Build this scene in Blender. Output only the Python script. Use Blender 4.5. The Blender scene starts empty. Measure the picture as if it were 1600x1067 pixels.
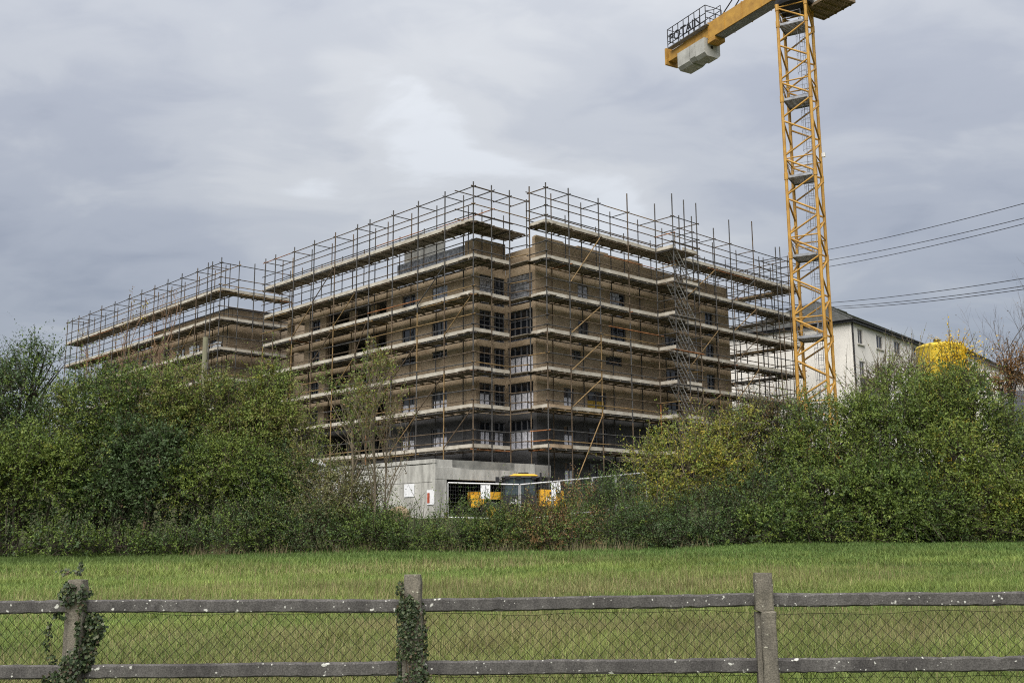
import bpy, bmesh, math, random
import numpy as np
from mathutils import Vector, Matrix

random.seed(7)
RS = np.random.RandomState(11)
SC = bpy.context.scene
COL = SC.collection

# ------------------------------------------------------------------ camera
EYE = np.array([0.0, 0.0, 1.65])
PITCH = math.atan(0.1807)
ROLL = math.asin(0.006)
FPX = 1619.0                      # focal length in pixels of a 1600 px wide picture
cf = np.array([0, math.cos(PITCH), math.sin(PITCH)])
cu0 = np.array([0, -math.sin(PITCH), math.cos(PITCH)])
cr0 = np.array([1.0, 0, 0])
cr = cr0 * math.cos(ROLL) - cu0 * math.sin(ROLL)
cu = cu0 * math.cos(ROLL) + cr0 * math.sin(ROLL)

cam_data = bpy.data.cameras.new('camera')
cam_data.sensor_width = 36.0
cam_data.lens = 36.0 * FPX / 1600.0
cam_data.clip_start = 0.1
cam_data.clip_end = 4000.0
cam = bpy.data.objects.new('camera', cam_data)
COL.objects.link(cam)
m = Matrix(((cr[0], cu[0], -cf[0], EYE[0]), (cr[1], cu[1], -cf[1], EYE[1]), (cr[2], cu[2], -cf[2], EYE[2]), (0, 0, 0, 1)))
cam.matrix_world = m
SC.camera = cam


def ray(px, py):
    return cf + cr * (px - 800.0) / FPX + cu * (533.5 - py) / FPX


def at(px, py, Y):
    """survey helper: where the sight line through a point of the photograph meets the distance Y"""
    d = ray(px, py)
    return EYE + d * (Y / d[1])


# ------------------------------------------------------------------ light
SUN_EL, SUN_AZ = math.radians(54), math.radians(196)      # azimuth clockwise from +Y
world = bpy.data.worlds.new('World')
SC.world = world
world.use_nodes = True
nt = world.node_tree
for n in list(nt.nodes):
    nt.nodes.remove(n)


def N(tree, typ, **kw):
    n = tree.nodes.new(typ)
    for k, v in kw.items():
        setattr(n, k, v)
    return n


def lk(tree, a, b):
    tree.links.new(a, b)


def math_node(tree, op, a, b=None, c=None, clamp=False):
    n = N(tree, 'ShaderNodeMath', operation=op, use_clamp=clamp)
    for i, v in enumerate((a, b, c)):
        if v is None:
            continue
        if isinstance(v, (int, float)):
            n.inputs[i].default_value = v
        else:
            lk(tree, v, n.inputs[i])
    return n.outputs[0]


def build_sky():
    out = N(nt, 'ShaderNodeOutputWorld')
    bg = N(nt, 'ShaderNodeBackground')
    bg.inputs['Strength'].default_value = 0.1
    lk(nt, bg.outputs[0], out.inputs[0])
    sky = N(nt, 'ShaderNodeTexSky', sky_type='NISHITA')
    sky.sun_disc = False
    sky.sun_elevation = SUN_EL
    sky.sun_rotation = SUN_AZ
    tc = N(nt, 'ShaderNodeTexCoord')
    sep = N(nt, 'ShaderNodeSeparateXYZ')
    lk(nt, tc.outputs['Generated'], sep.inputs[0])
    z = math_node(nt, 'MAXIMUM', sep.outputs[2], 0.0)
    zz = math_node(nt, 'ADD', z, 0.22)
    px = math_node(nt, 'DIVIDE', sep.outputs[0], zz)
    py = math_node(nt, 'DIVIDE', sep.outputs[1], zz)
    comb = N(nt, 'ShaderNodeCombineXYZ')
    lk(nt, px, comb.inputs[0]); lk(nt, py, comb.inputs[1])
    n1 = N(nt, 'ShaderNodeTexNoise', noise_dimensions='3D')
    n1.inputs['Scale'].default_value = 1.15
    n1.inputs['Detail'].default_value = 7
    n1.inputs['Roughness'].default_value = 0.52
    n1.inputs['Distortion'].default_value = 0.35
    mp = N(nt, 'ShaderNodeMapping')
    mp.inputs['Location'].default_value = (3.1, 1.7, 0.4)
    mp.inputs['Rotation'].default_value = (0, 0, 0.5)
    mp.inputs['Scale'].default_value = (1.0, 1.45, 1.0)
    lk(nt, comb.outputs[0], mp.inputs[0])
    lk(nt, mp.outputs[0], n1.inputs['Vector'])
    n2 = N(nt, 'ShaderNodeTexNoise', noise_dimensions='3D')
    n2.inputs['Scale'].default_value = 0.45
    n2.inputs['Detail'].default_value = 3
    mp2 = N(nt, 'ShaderNodeMapping')
    mp2.inputs['Location'].default_value = (7.3, -2.2, 1.4)
    lk(nt, comb.outputs[0], mp2.inputs[0])
    lk(nt, mp2.outputs[0], n2.inputs['Vector'])
    a = math_node(nt, 'MULTIPLY_ADD', n1.outputs[0], 1.55, -0.28)
    f = math_node(nt, 'MULTIPLY_ADD', n2.outputs[0], 0.55, -0.26)
    f = math_node(nt, 'ADD', a, f)
    n3 = N(nt, 'ShaderNodeTexNoise', noise_dimensions='3D')
    n3.inputs['Scale'].default_value = 4.2
    n3.inputs['Detail'].default_value = 6
    n3.inputs['Distortion'].default_value = 0.6
    lk(nt, mp.outputs[0], n3.inputs['Vector'])
    f = math_node(nt, 'ADD', f, math_node(nt, 'MULTIPLY_ADD', n3.outputs[0], 0.75, -0.39))

    # broad light and dark banks of the cloud layer
    for (ix, iy, wd, amp) in SKY_BANKS:
        d = ray(ix, iy); d = d / np.linalg.norm(d)
        dp = N(nt, 'ShaderNodeVectorMath', operation='DOT_PRODUCT')
        lk(nt, tc.outputs['Generated'], dp.inputs[0])
        dp.inputs[1].default_value = tuple(d)
        mr = N(nt, 'ShaderNodeMapRange', interpolation_type='SMOOTHSTEP')
        lk(nt, dp.outputs['Value'], mr.inputs['Value'])
        mr.inputs['From Min'].default_value = math.cos(wd)
        mr.inputs['From Max'].default_value = 1.0
        mr.inputs['To Min'].default_value = 0.0
        mr.inputs['To Max'].default_value = amp
        f = math_node(nt, 'ADD', f, mr.outputs[0])
    ramp = N(nt, 'ShaderNodeValToRGB')
    ramp.color_ramp.interpolation = 'EASE'
    e = ramp.color_ramp.elements
    e[0].position = 0.0; e[0].color = (0.296, 0.318, 0.378, 1)
    e[1].position = 1.0; e[1].color = (0.660, 0.680, 0.705, 1)
    for p, c in ((0.35, (0.388, 0.409, 0.462)), (0.62, (0.480, 0.497, 0.531)), (0.82, (0.562, 0.574, 0.592))):
        k = e.new(p); k.color = (*c, 1)
    lk(nt, f, ramp.inputs[0])
    # overcast dome: the zenith about three times as bright as the horizon
    g = math_node(nt, 'MULTIPLY_ADD', z, 1.55, 0.62)
    g = math_node(nt, 'MULTIPLY', g, 10.0 * SKY_GAIN)
    vm = N(nt, 'ShaderNodeVectorMath', operation='SCALE')
    lk(nt, ramp.outputs[0], vm.inputs[0]); lk(nt, g, vm.inputs['Scale'])
    mix = N(nt, 'ShaderNodeMix', data_type='RGBA')
    mix.inputs[0].default_value = 0.94
    lk(nt, sky.outputs[0], mix.inputs[6]); lk(nt, vm.outputs[0], mix.inputs[7])
    lk(nt, mix.outputs[2], bg.inputs['Color'])


SKY_GAIN = 0.262
SKY_BANKS = [(575, 110, 0.075, 0.15), (610, 90, 0.20, 0.06), (850, 60, 0.22, 0.14), (560, 330, 0.22, 0.10), (270, 130, 0.12, 0.10),
             (30, 260, 0.20, -0.16), (80, 470, 0.24, -0.15), (400, 40, 0.12, -0.08), (1520, 470, 0.24, -0.10), (1420, 330, 0.20, -0.06),
             (1150, 180, 0.16, -0.04), (840, 230, 0.18, 0.14), (1300, 60, 0.2, 0.06)]
build_sky()

sun_data = bpy.data.lights.new('sun', 'SUN')
sun_data.energy = 1.5
sun_data.angle = math.radians(70)
sun_data.color = (1.0, 0.95, 0.88)
sun = bpy.data.objects.new('sun', sun_data)
COL.objects.link(sun)
sd = Vector((math.sin(SUN_AZ) * math.cos(SUN_EL), math.cos(SUN_AZ) * math.cos(SUN_EL), math.sin(SUN_EL)))
sun.rotation_euler = sd.to_track_quat('Z', 'Y').to_euler()
sun.location = (-30, -30, 60)

SC.view_settings.view_transform = 'Standard'
SC.view_settings.look = 'None'
SC.view_settings.exposure = 1.9
SC.view_settings.gamma = 1.0
SC.view_settings.use_curve_mapping = False
SC.render.engine = 'CYCLES'
SC.cycles.max_bounces = 6
SC.cycles.diffuse_bounces = 3
SC.cycles.glossy_bounces = 2
SC.cycles.transmission_bounces = 3
SC.cycles.transparent_max_bounces = 6
SC.cycles.use_denoising = False
SC.cycles.filter_width = 1.1
SC.render.film_transparent = False

# ------------------------------------------------------------------ materials
MATS = {}


def mat(name, color, rough=0.8, var=0.15, scale=3.0, metal=0.0, bump=0.0, bscale=30.0, color2=None, spec=0.3, detail=6.0, stretch=1.0):
    """base colour broken up by two sizes of noise, with fine relief"""
    if name in MATS:
        return MATS[name]
    mt = bpy.data.materials.new(name)
    mt.use_nodes = True
    t = mt.node_tree
    b = t.nodes['Principled BSDF']
    b.inputs['Roughness'].default_value = rough
    b.inputs['Metallic'].default_value = metal
    b.inputs['Specular IOR Level'].default_value = spec
    tc = N(t, 'ShaderNodeTexCoord')
    geo = N(t, 'ShaderNodeNewGeometry')
    no = N(t, 'ShaderNodeTexNoise')
    no.inputs['Scale'].default_value = scale
    no.inputs['Detail'].default_value = detail
    no.inputs['Roughness'].default_value = 0.62
    mpp = N(t, 'ShaderNodeMapping')
    mpp.inputs['Scale'].default_value = (1.0, 1.0, stretch)
    lk(t, geo.outputs['Position'], mpp.inputs[0])
    lk(t, mpp.outputs[0], no.inputs['Vector'])
    mr = N(t, 'ShaderNodeMapRange')
    mr.inputs['From Min'].default_value = 0.3
    mr.inputs['From Max'].default_value = 0.7
    lk(t, no.outputs[0], mr.inputs['Value'])
    mx = N(t, 'ShaderNodeMix', data_type='RGBA')
    c2 = color2 if color2 else tuple(c * (1 - 2 * var) for c in color)
    mx.inputs[6].default_value = (*[min(1, c * (1 + var)) for c in color], 1)
    mx.inputs[7].default_value = (*c2, 1)
    lk(t, mr.outputs[0], mx.inputs[0])
    lk(t, mx.outputs[2], b.inputs['Base Color'])
    if bump > 0:
        bn = N(t, 'ShaderNodeTexNoise')
        bn.inputs['Scale'].default_value = bscale
        bn.inputs['Detail'].default_value = 5
        lk(t, geo.outputs['Position'], bn.inputs['Vector'])
        bp = N(t, 'ShaderNodeBump')
        bp.inputs['Strength'].default_value = bump
        bp.inputs['Distance'].default_value = 0.02
        lk(t, bn.outputs[0], bp.inputs['Height'])
        lk(t, bp.outputs[0], b.inputs['Normal'])
    MATS[name] = mt
    return mt


def leaf_mat(name, rough=0.5, trans=0.22, gain=1.0):
    """each leaf carries its own species / autumn tint in a face attribute"""
    if name in MATS:
        return MATS[name]
    mt = bpy.data.materials.new(name)
    mt.use_nodes = True
    t = mt.node_tree
    b = t.nodes['Principled BSDF']
    out = t.nodes['Material Output']
    at_ = N(t, 'ShaderNodeAttribute', attribute_type='GEOMETRY', attribute_name='tint')
    b.inputs['Roughness'].default_value = rough
    b.inputs['Specular IOR Level'].default_value = 0.22
    lk(t, at_.outputs['Color'], b.inputs['Base Color'])
    tr = N(t, 'ShaderNodeBsdfTranslucent')
    lk(t, at_.outputs['Color'], tr.inputs['Color'])
    ms = N(t, 'ShaderNodeMixShader')
    ms.inputs[0].default_value = trans
    lk(t, b.outputs[0], ms.inputs[1]); lk(t, tr.outputs[0], ms.inputs[2])
    lk(t, ms.outputs[0], out.inputs['Surface'])
    MATS[name] = mt
    return mt


def brick_mat(name, c1, c2, mortar, stain):
    mt = bpy.data.materials.new(name)
    mt.use_nodes = True
    t = mt.node_tree
    b = t.nodes['Principled BSDF']
    b.inputs['Roughness'].default_value = 0.9
    b.inputs['Specular IOR Level'].default_value = 0.15
    uv = N(t, 'ShaderNodeUVMap')
    br = N(t, 'ShaderNodeTexBrick')
    br.inputs['Color1'].default_value = (*c1, 1)
    br.inputs['Color2'].default_value = (*c2, 1)
    br.inputs['Mortar'].default_value = (*mortar, 1)
    br.inputs['Scale'].default_value = 1.0
    br.inputs['Brick Width'].default_value = 0.30
    br.inputs['Row Height'].default_value = 0.10
    br.inputs['Mortar Size'].default_value = 0.012
    br.inputs['Bias'].default_value = -0.1
    lk(t, uv.outputs[0], br.inputs['Vector'])
    geo = N(t, 'ShaderNodeNewGeometry')
    no = N(t, 'ShaderNodeTexNoise')
    no.inputs['Scale'].default_value = 0.8
    no.inputs['Detail'].default_value = 8
    no.inputs['Roughness'].default_value = 0.65
    mpb = N(t, 'ShaderNodeMapping')
    mpb.inputs['Scale'].default_value = (0.55, 0.55, 1.9)
    lk(t, geo.outputs['Position'], mpb.inputs[0])
    lk(t, mpb.outputs[0], no.inputs['Vector'])
    mr = N(t, 'ShaderNodeMapRange')
    mr.inputs['From Min'].default_value = 0.38
    mr.inputs['From Max'].default_value = 0.66
    lk(t, no.outputs[0], mr.inputs['Value'])
    mx = N(t, 'ShaderNodeMix', data_type='RGBA')
    lk(t, mr.outputs[0], mx.inputs[0])
    lk(t, br.outputs['Color'], mx.inputs[6])
    mx.inputs[7].default_value = (*stain, 1)
    ms = N(t, 'ShaderNodeMath', operation='MULTIPLY')
    ms.inputs[1].default_value = 0.8
    lk(t, mr.outputs[0], ms.inputs[0]); lk(t, ms.outputs[0], mx.inputs[0])
    lk(t, mx.outputs[2], b.inputs['Base Color'])
    bp = N(t, 'ShaderNodeBump')
    bp.inputs['Strength'].default_value = 0.4
    bp.inputs['Distance'].default_value = 0.01
    lk(t, br.outputs['Fac'], bp.inputs['Height'])
    bp.invert = True
    lk(t, bp.outputs[0], b.inputs['Normal'])
    MATS[name] = mt
    return mt


def glass_mat(name, tint, rough=0.06):
    mt = bpy.data.materials.new(name)
    mt.use_nodes = True
    b = mt.node_tree.nodes['Principled BSDF']
    b.inputs['Base Color'].default_value = (*tint, 1)
    b.inputs['Roughness'].default_value = rough
    b.inputs['Specular IOR Level'].default_value = 0.6
    no = N(mt.node_tree, 'ShaderNodeTexNoise')
    no.inputs['Scale'].default_value = 0.8
    geo = N(mt.node_tree, 'ShaderNodeNewGeometry')
    lk(mt.node_tree, geo.outputs['Position'], no.inputs['Vector'])
    bp = N(mt.node_tree, 'ShaderNodeBump')
    bp.inputs['Strength'].default_value = 0.05
    lk(mt.node_tree, no.outputs[0], bp.inputs['Height'])
    lk(mt.node_tree, bp.outputs[0], b.inputs['Normal'])
    MATS[name] = mt
    return mt


# ------------------------------------------------------------------ mesh helpers
class MB:
    def __init__(self):
        self.v = []; self.f = []; self.uv = []

    def quad(self, a, b, c, d, uv=None):
        i = len(self.v)
        self.v += [tuple(a), tuple(b), tuple(c), tuple(d)]
        self.f.append((i, i + 1, i + 2, i + 3))
        self.uv.append(uv or ((0, 0), (1, 0), (1, 1), (0, 1)))

    def hexa(self, p):
        """eight corners: four below, four above, same order"""
        for q in ((3, 2, 1, 0), (4, 5, 6, 7), (0, 1, 5, 4), (1, 2, 6, 5), (2, 3, 7, 6), (3, 0, 4, 7)):
            self.quad(*[p[k] for k in q])

    def obox(self, c, ux, uy, uz, sx, sy, sz):
        c, ux, uy, uz = (np.asarray(k, float) for k in (c, ux, uy, uz))
        p = []
        for z in (-1, 1):
            for (x, y) in ((-1, -1), (1, -1), (1, 1), (-1, 1)):
                p.append(c + ux * sx * x / 2 + uy * sy * y / 2 + uz * sz * z / 2)
        self.hexa(p)

    def box(self, x0, y0, z0, x1, y1, z1):
        self.hexa([(x0, y0, z0), (x1, y0, z0), (x1, y1, z0), (x0, y1, z0), (x0, y0, z1), (x1, y0, z1), (x1, y1, z1), (x0, y1, z1)])

    def tube(self, pts, rad, n=6, cap=True):
        pts = [np.asarray(p, float) for p in pts]
        if not hasattr(rad, '__len__'):
            rad = [rad] * len(pts)
        rings = []
        for i, p in enumerate(pts):
            d = pts[min(i + 1, len(pts) - 1)] - pts[max(i - 1, 0)]
            d = d / (np.linalg.norm(d) + 1e-9)
            ref = np.array([0, 0, 1.0]) if abs(d[2]) < 0.9 else np.array([1.0, 0, 0])
            a = np.cross(d, ref); a /= np.linalg.norm(a)
            b = np.cross(d, a)
            base = len(self.v)
            for k in range(n):
                t = 2 * math.pi * k / n
                self.v.append(tuple(p + (a * math.cos(t) + b * math.sin(t)) * rad[i]))
            rings.append(base)
        for i in range(len(rings) - 1):
            for k in range(n):
                a, b = rings[i], rings[i + 1]
                self.f.append((a + k, a + (k + 1) % n, b + (k + 1) % n, b + k))
                self.uv.append(((0, 0), (1, 0), (1, 1), (0, 1)))
        if cap:
            self.f.append(tuple(rings[0] + k for k in reversed(range(n)))); self.uv.append(None)
            self.f.append(tuple(rings[-1] + k for k in range(n))); self.uv.append(None)

    def lathe(self, c, prof, n=24):
        c = np.asarray(c, float)
        base = len(self.v)
        for (r, z) in prof:
            for k in range(n):
                t = 2 * math.pi * k / n
                self.v.append((c[0] + r * math.cos(t), c[1] + r * math.sin(t), c[2] + z))
        for i in range(len(prof) - 1):
            for k in range(n):
                a = base + i * n; b = a + n
                self.f.append((a + k, a + (k + 1) % n, b + (k + 1) % n, b + k)); self.uv.append(None)

    def build(self, name, material, parent=None, smooth=False, origin=None):
        o0 = np.asarray(origin if origin is not None else (parent_origin(parent) if parent else (0, 0, 0)), float)
        me = bpy.data.meshes.new(name)
        vv = (np.asarray(self.v, float) - o0)
        me.from_pydata(vv.tolist(), [], self.f)
        if any(u is not None for u in self.uv):
            ul = me.uv_layers.new(name='UVMap')
            k = 0
            for poly, u in zip(self.f, self.uv):
                for j in range(len(poly)):
                    if u is not None:
                        ul.data[k].uv = u[j]
                    k += 1
        if smooth:
            me.shade_smooth()
        me.materials.append(material)
        o = bpy.data.objects.new(name, me)
        COL.objects.link(o)
        if parent is not None:
            o.parent = parent
        elif origin is not None:
            o.location = tuple(o0)
        return o


ORIGIN = {}


def parent_origin(p):
    o = np.zeros(3)
    while p is not None:
        o = o + np.asarray(p.location, float)
        p = p.parent
    return o


def tag(o, label=None, cat=None, group=None, kind=None):
    if label: o['label'] = label
    if cat: o['category'] = cat
    if group: o['group'] = group
    if kind: o['kind'] = kind
    return o


def empty(name, loc, label, cat, group=None):
    o = bpy.data.objects.new(name, None)
    o.location = tuple(float(k) for k in loc)
    o.empty_display_size = 0.3
    COL.objects.link(o)
    return tag(o, label, cat, group)


def unit_tube(material, n=8):
    me = bpy.data.meshes.new('tube')
    v = []; f = []
    for z in (0, 1):
        for k in range(n):
            t = 2 * math.pi * k / n
            v.append((math.cos(t), math.sin(t), z))
    for k in range(n):
        f.append((k, (k + 1) % n, n + (k + 1) % n, n + k))
    f.append(tuple(reversed(range(n)))); f.append(tuple(range(n, 2 * n)))
    me.from_pydata(v, [], f)
    me.shade_smooth()
    me.materials.append(material)
    return me


def rod(name, a, b, r, me, parent):
    """one straight pipe: shares the unit pipe mesh"""
    a = Vector(tuple(float(k) for k in a)); b = Vector(tuple(float(k) for k in b))
    d = b - a
    o = bpy.data.objects.new(name, me)
    COL.objects.link(o)
    o.parent = parent
    q = d.to_track_quat('Z', 'Y')
    loc = a - Vector(tuple(parent_origin(parent)))
    o.matrix_local = Matrix.LocRotScale(loc, q, Vector((r, r, d.length)))
    return o


def mesh_np(name, V, F, material, parent=None, tint=None, location=None):
    """fast mesh from arrays; F is (n,3) or (n,4)"""
    me = bpy.data.meshes.new(name)
    V = np.asarray(V, np.float32)
    if parent is not None:
        V = V - parent_origin(parent).astype(np.float32)
    F = np.asarray(F, np.int32)
    k = F.shape[1]
    me.vertices.add(len(V))
    me.vertices.foreach_set('co', V.ravel())
    me.loops.add(F.size)
    me.loops.foreach_set('vertex_index', F.ravel())
    me.polygons.add(len(F))
    me.polygons.foreach_set('loop_start', np.arange(0, F.size, k, dtype=np.int32))
    me.update(calc_edges=True)
    if tint is not None:
        a = me.attributes.new('tint', 'FLOAT_COLOR', 'FACE')
        c = np.ones((len(F), 4), np.float32); c[:, :3] = tint
        a.data.foreach_set('color', c.ravel())
    me.materials.append(material)
    o = bpy.data.objects.new(name, me)
    COL.objects.link(o)
    if parent is not None:
        o.parent = parent
    return o


def wob(P, s, seed):
    """cheap smooth 3-D noise, about -1..1"""
    r = np.random.RandomState(seed)
    out = np.zeros(len(P))
    for o in range(3):
        for _ in range(3):
            k = r.normal(size=3); k = k / np.linalg.norm(k) * s * (1.9 ** o)
            out += np.sin(P @ k + r.rand() * 6.28) * (0.6 ** o)
    return out / 3.4


# ------------------------------------------------------------------ terrain height
def sm(a, b, x):
    t = np.clip((x - a) / (b - a), 0, 1)
    return t * t * (3 - 2 * t)


def zg(x, y):
    x = np.asarray(x, float); y = np.asarray(y, float)
    f = np.clip((y - 8) / 36.0, 0, None)
    xc = np.clip(x, -30, 30)
    field = np.minimum(f, 1.1) * (0.80 + 0.0085 * xc + 0.0052 * np.clip(xc, 0, 30)) 
    bank = 1.45 * sm(46, 64, y) + 1.2 * sm(68, 78, y) + 4.0 * sm(76, 105, y)
    und = 0.05 * np.sin(x * 0.35 + 0.7) * np.sin(y * 0.27) * sm(10, 18, y)
    return field + bank * sm(0, 1, np.ones_like(x)) + und
# ------------------------------------------------------------------ ground
def build_ground():
    xs = np.concatenate([np.linspace(-1500, -90, 10), np.linspace(-70, 70, 141), np.linspace(90, 1500, 10)])
    ys = np.concatenate([np.linspace(-400, -12, 6), np.linspace(-8, 110, 119), np.linspace(120, 2200, 14)])
    X, Y = np.meshgrid(xs, ys)
    Z = zg(X, Y)
    V = np.stack([X.ravel(), Y.ravel(), Z.ravel()], 1)
    nx = len(xs)
    i = np.arange(len(ys) - 1)[:, None] * nx + np.arange(nx - 1)[None, :]
    i = i.ravel()
    F = np.stack([i, i + 1, i + nx + 1, i + nx], 1)
    mt = bpy.data.materials.new('turf_soil')
    mt.use_nodes = True
    t = mt.node_tree
    b = t.nodes['Principled BSDF']
    b.inputs['Roughness'].default_value = 0.95
    b.inputs['Specular IOR Level'].default_value = 0.1
    geo = N(t, 'ShaderNodeNewGeometry')
    sep = N(t, 'ShaderNodeSeparateXYZ'); lk(t, geo.outputs['Position'], sep.inputs[0])
    n1 = N(t, 'ShaderNodeTexNoise'); n1.inputs['Scale'].default_value = 2.2; n1.inputs['Detail'].default_value = 9
    lk(t, geo.outputs['Position'], n1.inputs['Vector'])
    r1 = N(t, 'ShaderNodeValToRGB')
    e = r1.color_ramp.elements
    e[0].position = 0.3; e[0].color = (0.045, 0.060, 0.016, 1)
    e[1].position = 0.7; e[1].color = (0.120, 0.140, 0.036, 1)
    lk(t, n1.outputs[0], r1.inputs[0])
    n2 = N(t, 'ShaderNodeTexNoise'); n2.inputs['Scale'].default_value = 0.6; n2.inputs['Detail'].default_value = 9
    lk(t, geo.outputs['Position'], n2.inputs['Vector'])
    r2 = N(t, 'ShaderNodeValToRGB')
    e = r2.color_ramp.elements
    e[0].position = 0.35; e[0].color = (0.030, 0.036, 0.014, 1)
    e[1].position = 0.65; e[1].color = (0.060, 0.062, 0.030, 1)
    lk(t, n2.outputs[0], r2.inputs[0])
    mr = N(t, 'ShaderNodeMapRange'); lk(t, sep.outputs[1], mr.inputs['Value'])
    mr.inputs['From Min'].default_value = 46; mr.inputs['From Max'].default_value = 54
    mx = N(t, 'ShaderNodeMix', data_type='RGBA')
    lk(t, mr.outputs[0], mx.inputs[0]); lk(t, r1.outputs[0], mx.inputs[6]); lk(t, r2.outputs[0], mx.inputs[7])
    lk(t, mx.outputs[2], b.inputs['Base Color'])
    bp = N(t, 'ShaderNodeBump'); bp.inputs['Strength'].default_value = 0.6; bp.inputs['Distance'].default_value = 0.06
    lk(t, n1.outputs[0], bp.inputs['Height']); lk(t, bp.outputs[0], b.inputs['Normal'])
    o = mesh_np('ground', V, F, mt)
    o.data.shade_smooth()
    tag(o, 'ground of the field rising to the building site', kind='structure')


def build_grass():
    r = np.random.RandomState(5)
    Vs, Fs, Ts = [], [], []
    base = 0
    # (near, far, tufts per square metre, blades, height, blade width)
    for (y0, y1, dens, nb, hgt, wid) in ((5.0, 11, 270, 8, 0.082, 0.0075), (11, 18, 160, 8, 0.095, 0.0105), (18, 29, 76, 8, 0.115, 0.017), (29, 46.5, 36, 8, 0.13, 0.030)):
        xm = 0.56 * y1 + 2.5
        n = int(dens * (y1 - y0) * 2 * xm)
        X = r.uniform(-xm, xm, n); Y = r.uniform(y0, y1, n)
        k = np.abs(X) < 0.56 * Y + 2.5
        X, Y = X[k], Y[k]
        n = len(X)
        P2 = np.stack([X, Y, np.zeros(n)], 1)
        patch = wob(P2, 0.55, 21) + 0.7 * wob(P2, 2.4, 22) + 0.5 * wob(P2, 5.5, 25)
        straw = wob(P2 * np.array([0.35, 1.0, 1]), 0.9, 23) + 0.45 * wob(P2, 2.6, 24)
        # more seed stalks a little way into the field, lusher strip below the hedge
        band = np.exp(-((Y - 17) / 6.0) ** 2) * 0.55 + 0.18 * np.exp(-((Y - 10) / 3.0) ** 2)
        lush = sm(29, 41, Y) * 0.9
        X = np.repeat(X, nb); Y = np.repeat(Y, nb)
        patch = np.repeat(patch, nb); straw = np.repeat(straw + band - lush, nb); lush = np.repeat(lush, nb)
        m_ = len(X)
        X = X + r.normal(0, 0.045, m_) * (1 + y0 / 14); Y = Y + r.normal(0, 0.045, m_) * (1 + y0 / 14)
        h = hgt * (0.5 + 0.8 * r.rand(m_)) * (1 + 0.42 * patch)
        w = wid * (0.6 + 0.7 * r.rand(m_))
        stalk = r.rand(m_) < np.clip(0.015 + 0.08 * (straw + 0.15), 0.0, 0.4)
        tus = np.repeat(np.clip(wob(P2, 3.1, 29) - 0.55, 0, 1), nb)
        h = h * (1 + 1.6 * tus)
        h = np.where(stalk, h * 1.9 + 0.02, h)
        w = np.where(stalk, w * 0.55, w)
        ang = r.rand(m_) * 6.283
        lean = np.where(stalk, 0.45, 1.35) * r.rand(m_) * h
        lx, ly = np.cos(ang) * lean, np.sin(ang) * lean
        pa = ang + 1.57 + r.normal(0, 0.5, m_)
        sx, sy = np.cos(pa) * w / 2, np.sin(pa) * w / 2
        Z = zg(X, Y) - 0.01
        V = np.zeros((m_, 3, 3), np.float32)
        V[:, 0] = np.stack([X - sx, Y - sy, Z], 1)
        V[:, 1] = np.stack([X + sx, Y + sy, Z], 1)
        V[:, 2] = np.stack([X + lx, Y + ly, Z + h * 0.95], 1)
        rank = np.repeat(wob(P2 * np.array([0.6, 1.0, 1]), 0.42, 27) + 0.6 * wob(P2, 1.3, 28), nb)
        t1 = np.clip(0.5 + 0.42 * patch + r.normal(0, 0.22, m_), 0, 1)[:, None]
        green = np.array([0.104, 0.178, 0.040]); yel = np.array([0.236, 0.294, 0.076]); tan = np.array([0.320, 0.262, 0.140]); deep = np.array([0.098, 0.168, 0.046])
        c = green * (1 - t1) + yel * t1
        c = c * (1 - 0.75 * lush[:, None]) + deep * 0.75 * lush[:, None]
        s = np.clip(0.36 * straw - 0.07 + r.normal(0, 0.16, m_), 0, 0.7)[:, None]
        c = c * (1 - s) + tan * s
        c = np.where(stalk[:, None], tan * (0.75 + 0.5 * r.rand(m_)[:, None]), c)
        c = c * (0.50 + 0.72 * r.rand(m_)[:, None]) * np.clip(1 - 0.24 * rank, 0.6, 1.3)[:, None]
        Vs.append(V.reshape(-1, 3)); Ts.append(c)
        Fs.append(np.arange(m_ * 3).reshape(-1, 3) + base); base += m_ * 3
    o = mesh_np('grass', np.concatenate(Vs), np.concatenate(Fs), leaf_mat('grass_blade', 0.6, 0.25), None, np.concatenate(Ts))
    tag(o, 'rough green and straw coloured grass covering the field', 'grass', kind='stuff')
    # broad dock and clover leaves lying low in the grass near the fence


build_ground()
build_grass()
# ------------------------------------------------------------------ building and scaffold plan axes
AZ = math.radians(43.09)
PL = np.array([-math.sin(AZ), math.cos(AZ)])     # along the facade that runs back to the left
PR = np.array([math.cos(AZ), math.sin(AZ)])      # along the facade that runs back to the right
P00 = np.array([-2.831, 75.0])
LV = np.array([PL[0], PL[1], 0.0]); RV = np.array([PR[0], PR[1], 0.0]); ZV = np.array([0, 0, 1.0])


def bw(a, b, z):
    p = P00 + PL * a + PR * b
    return np.array([p[0], p[1], z])


LIFT = [24.48, 21.70, 18.90, 16.05, 13.20, 10.42, 7.49]

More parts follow.
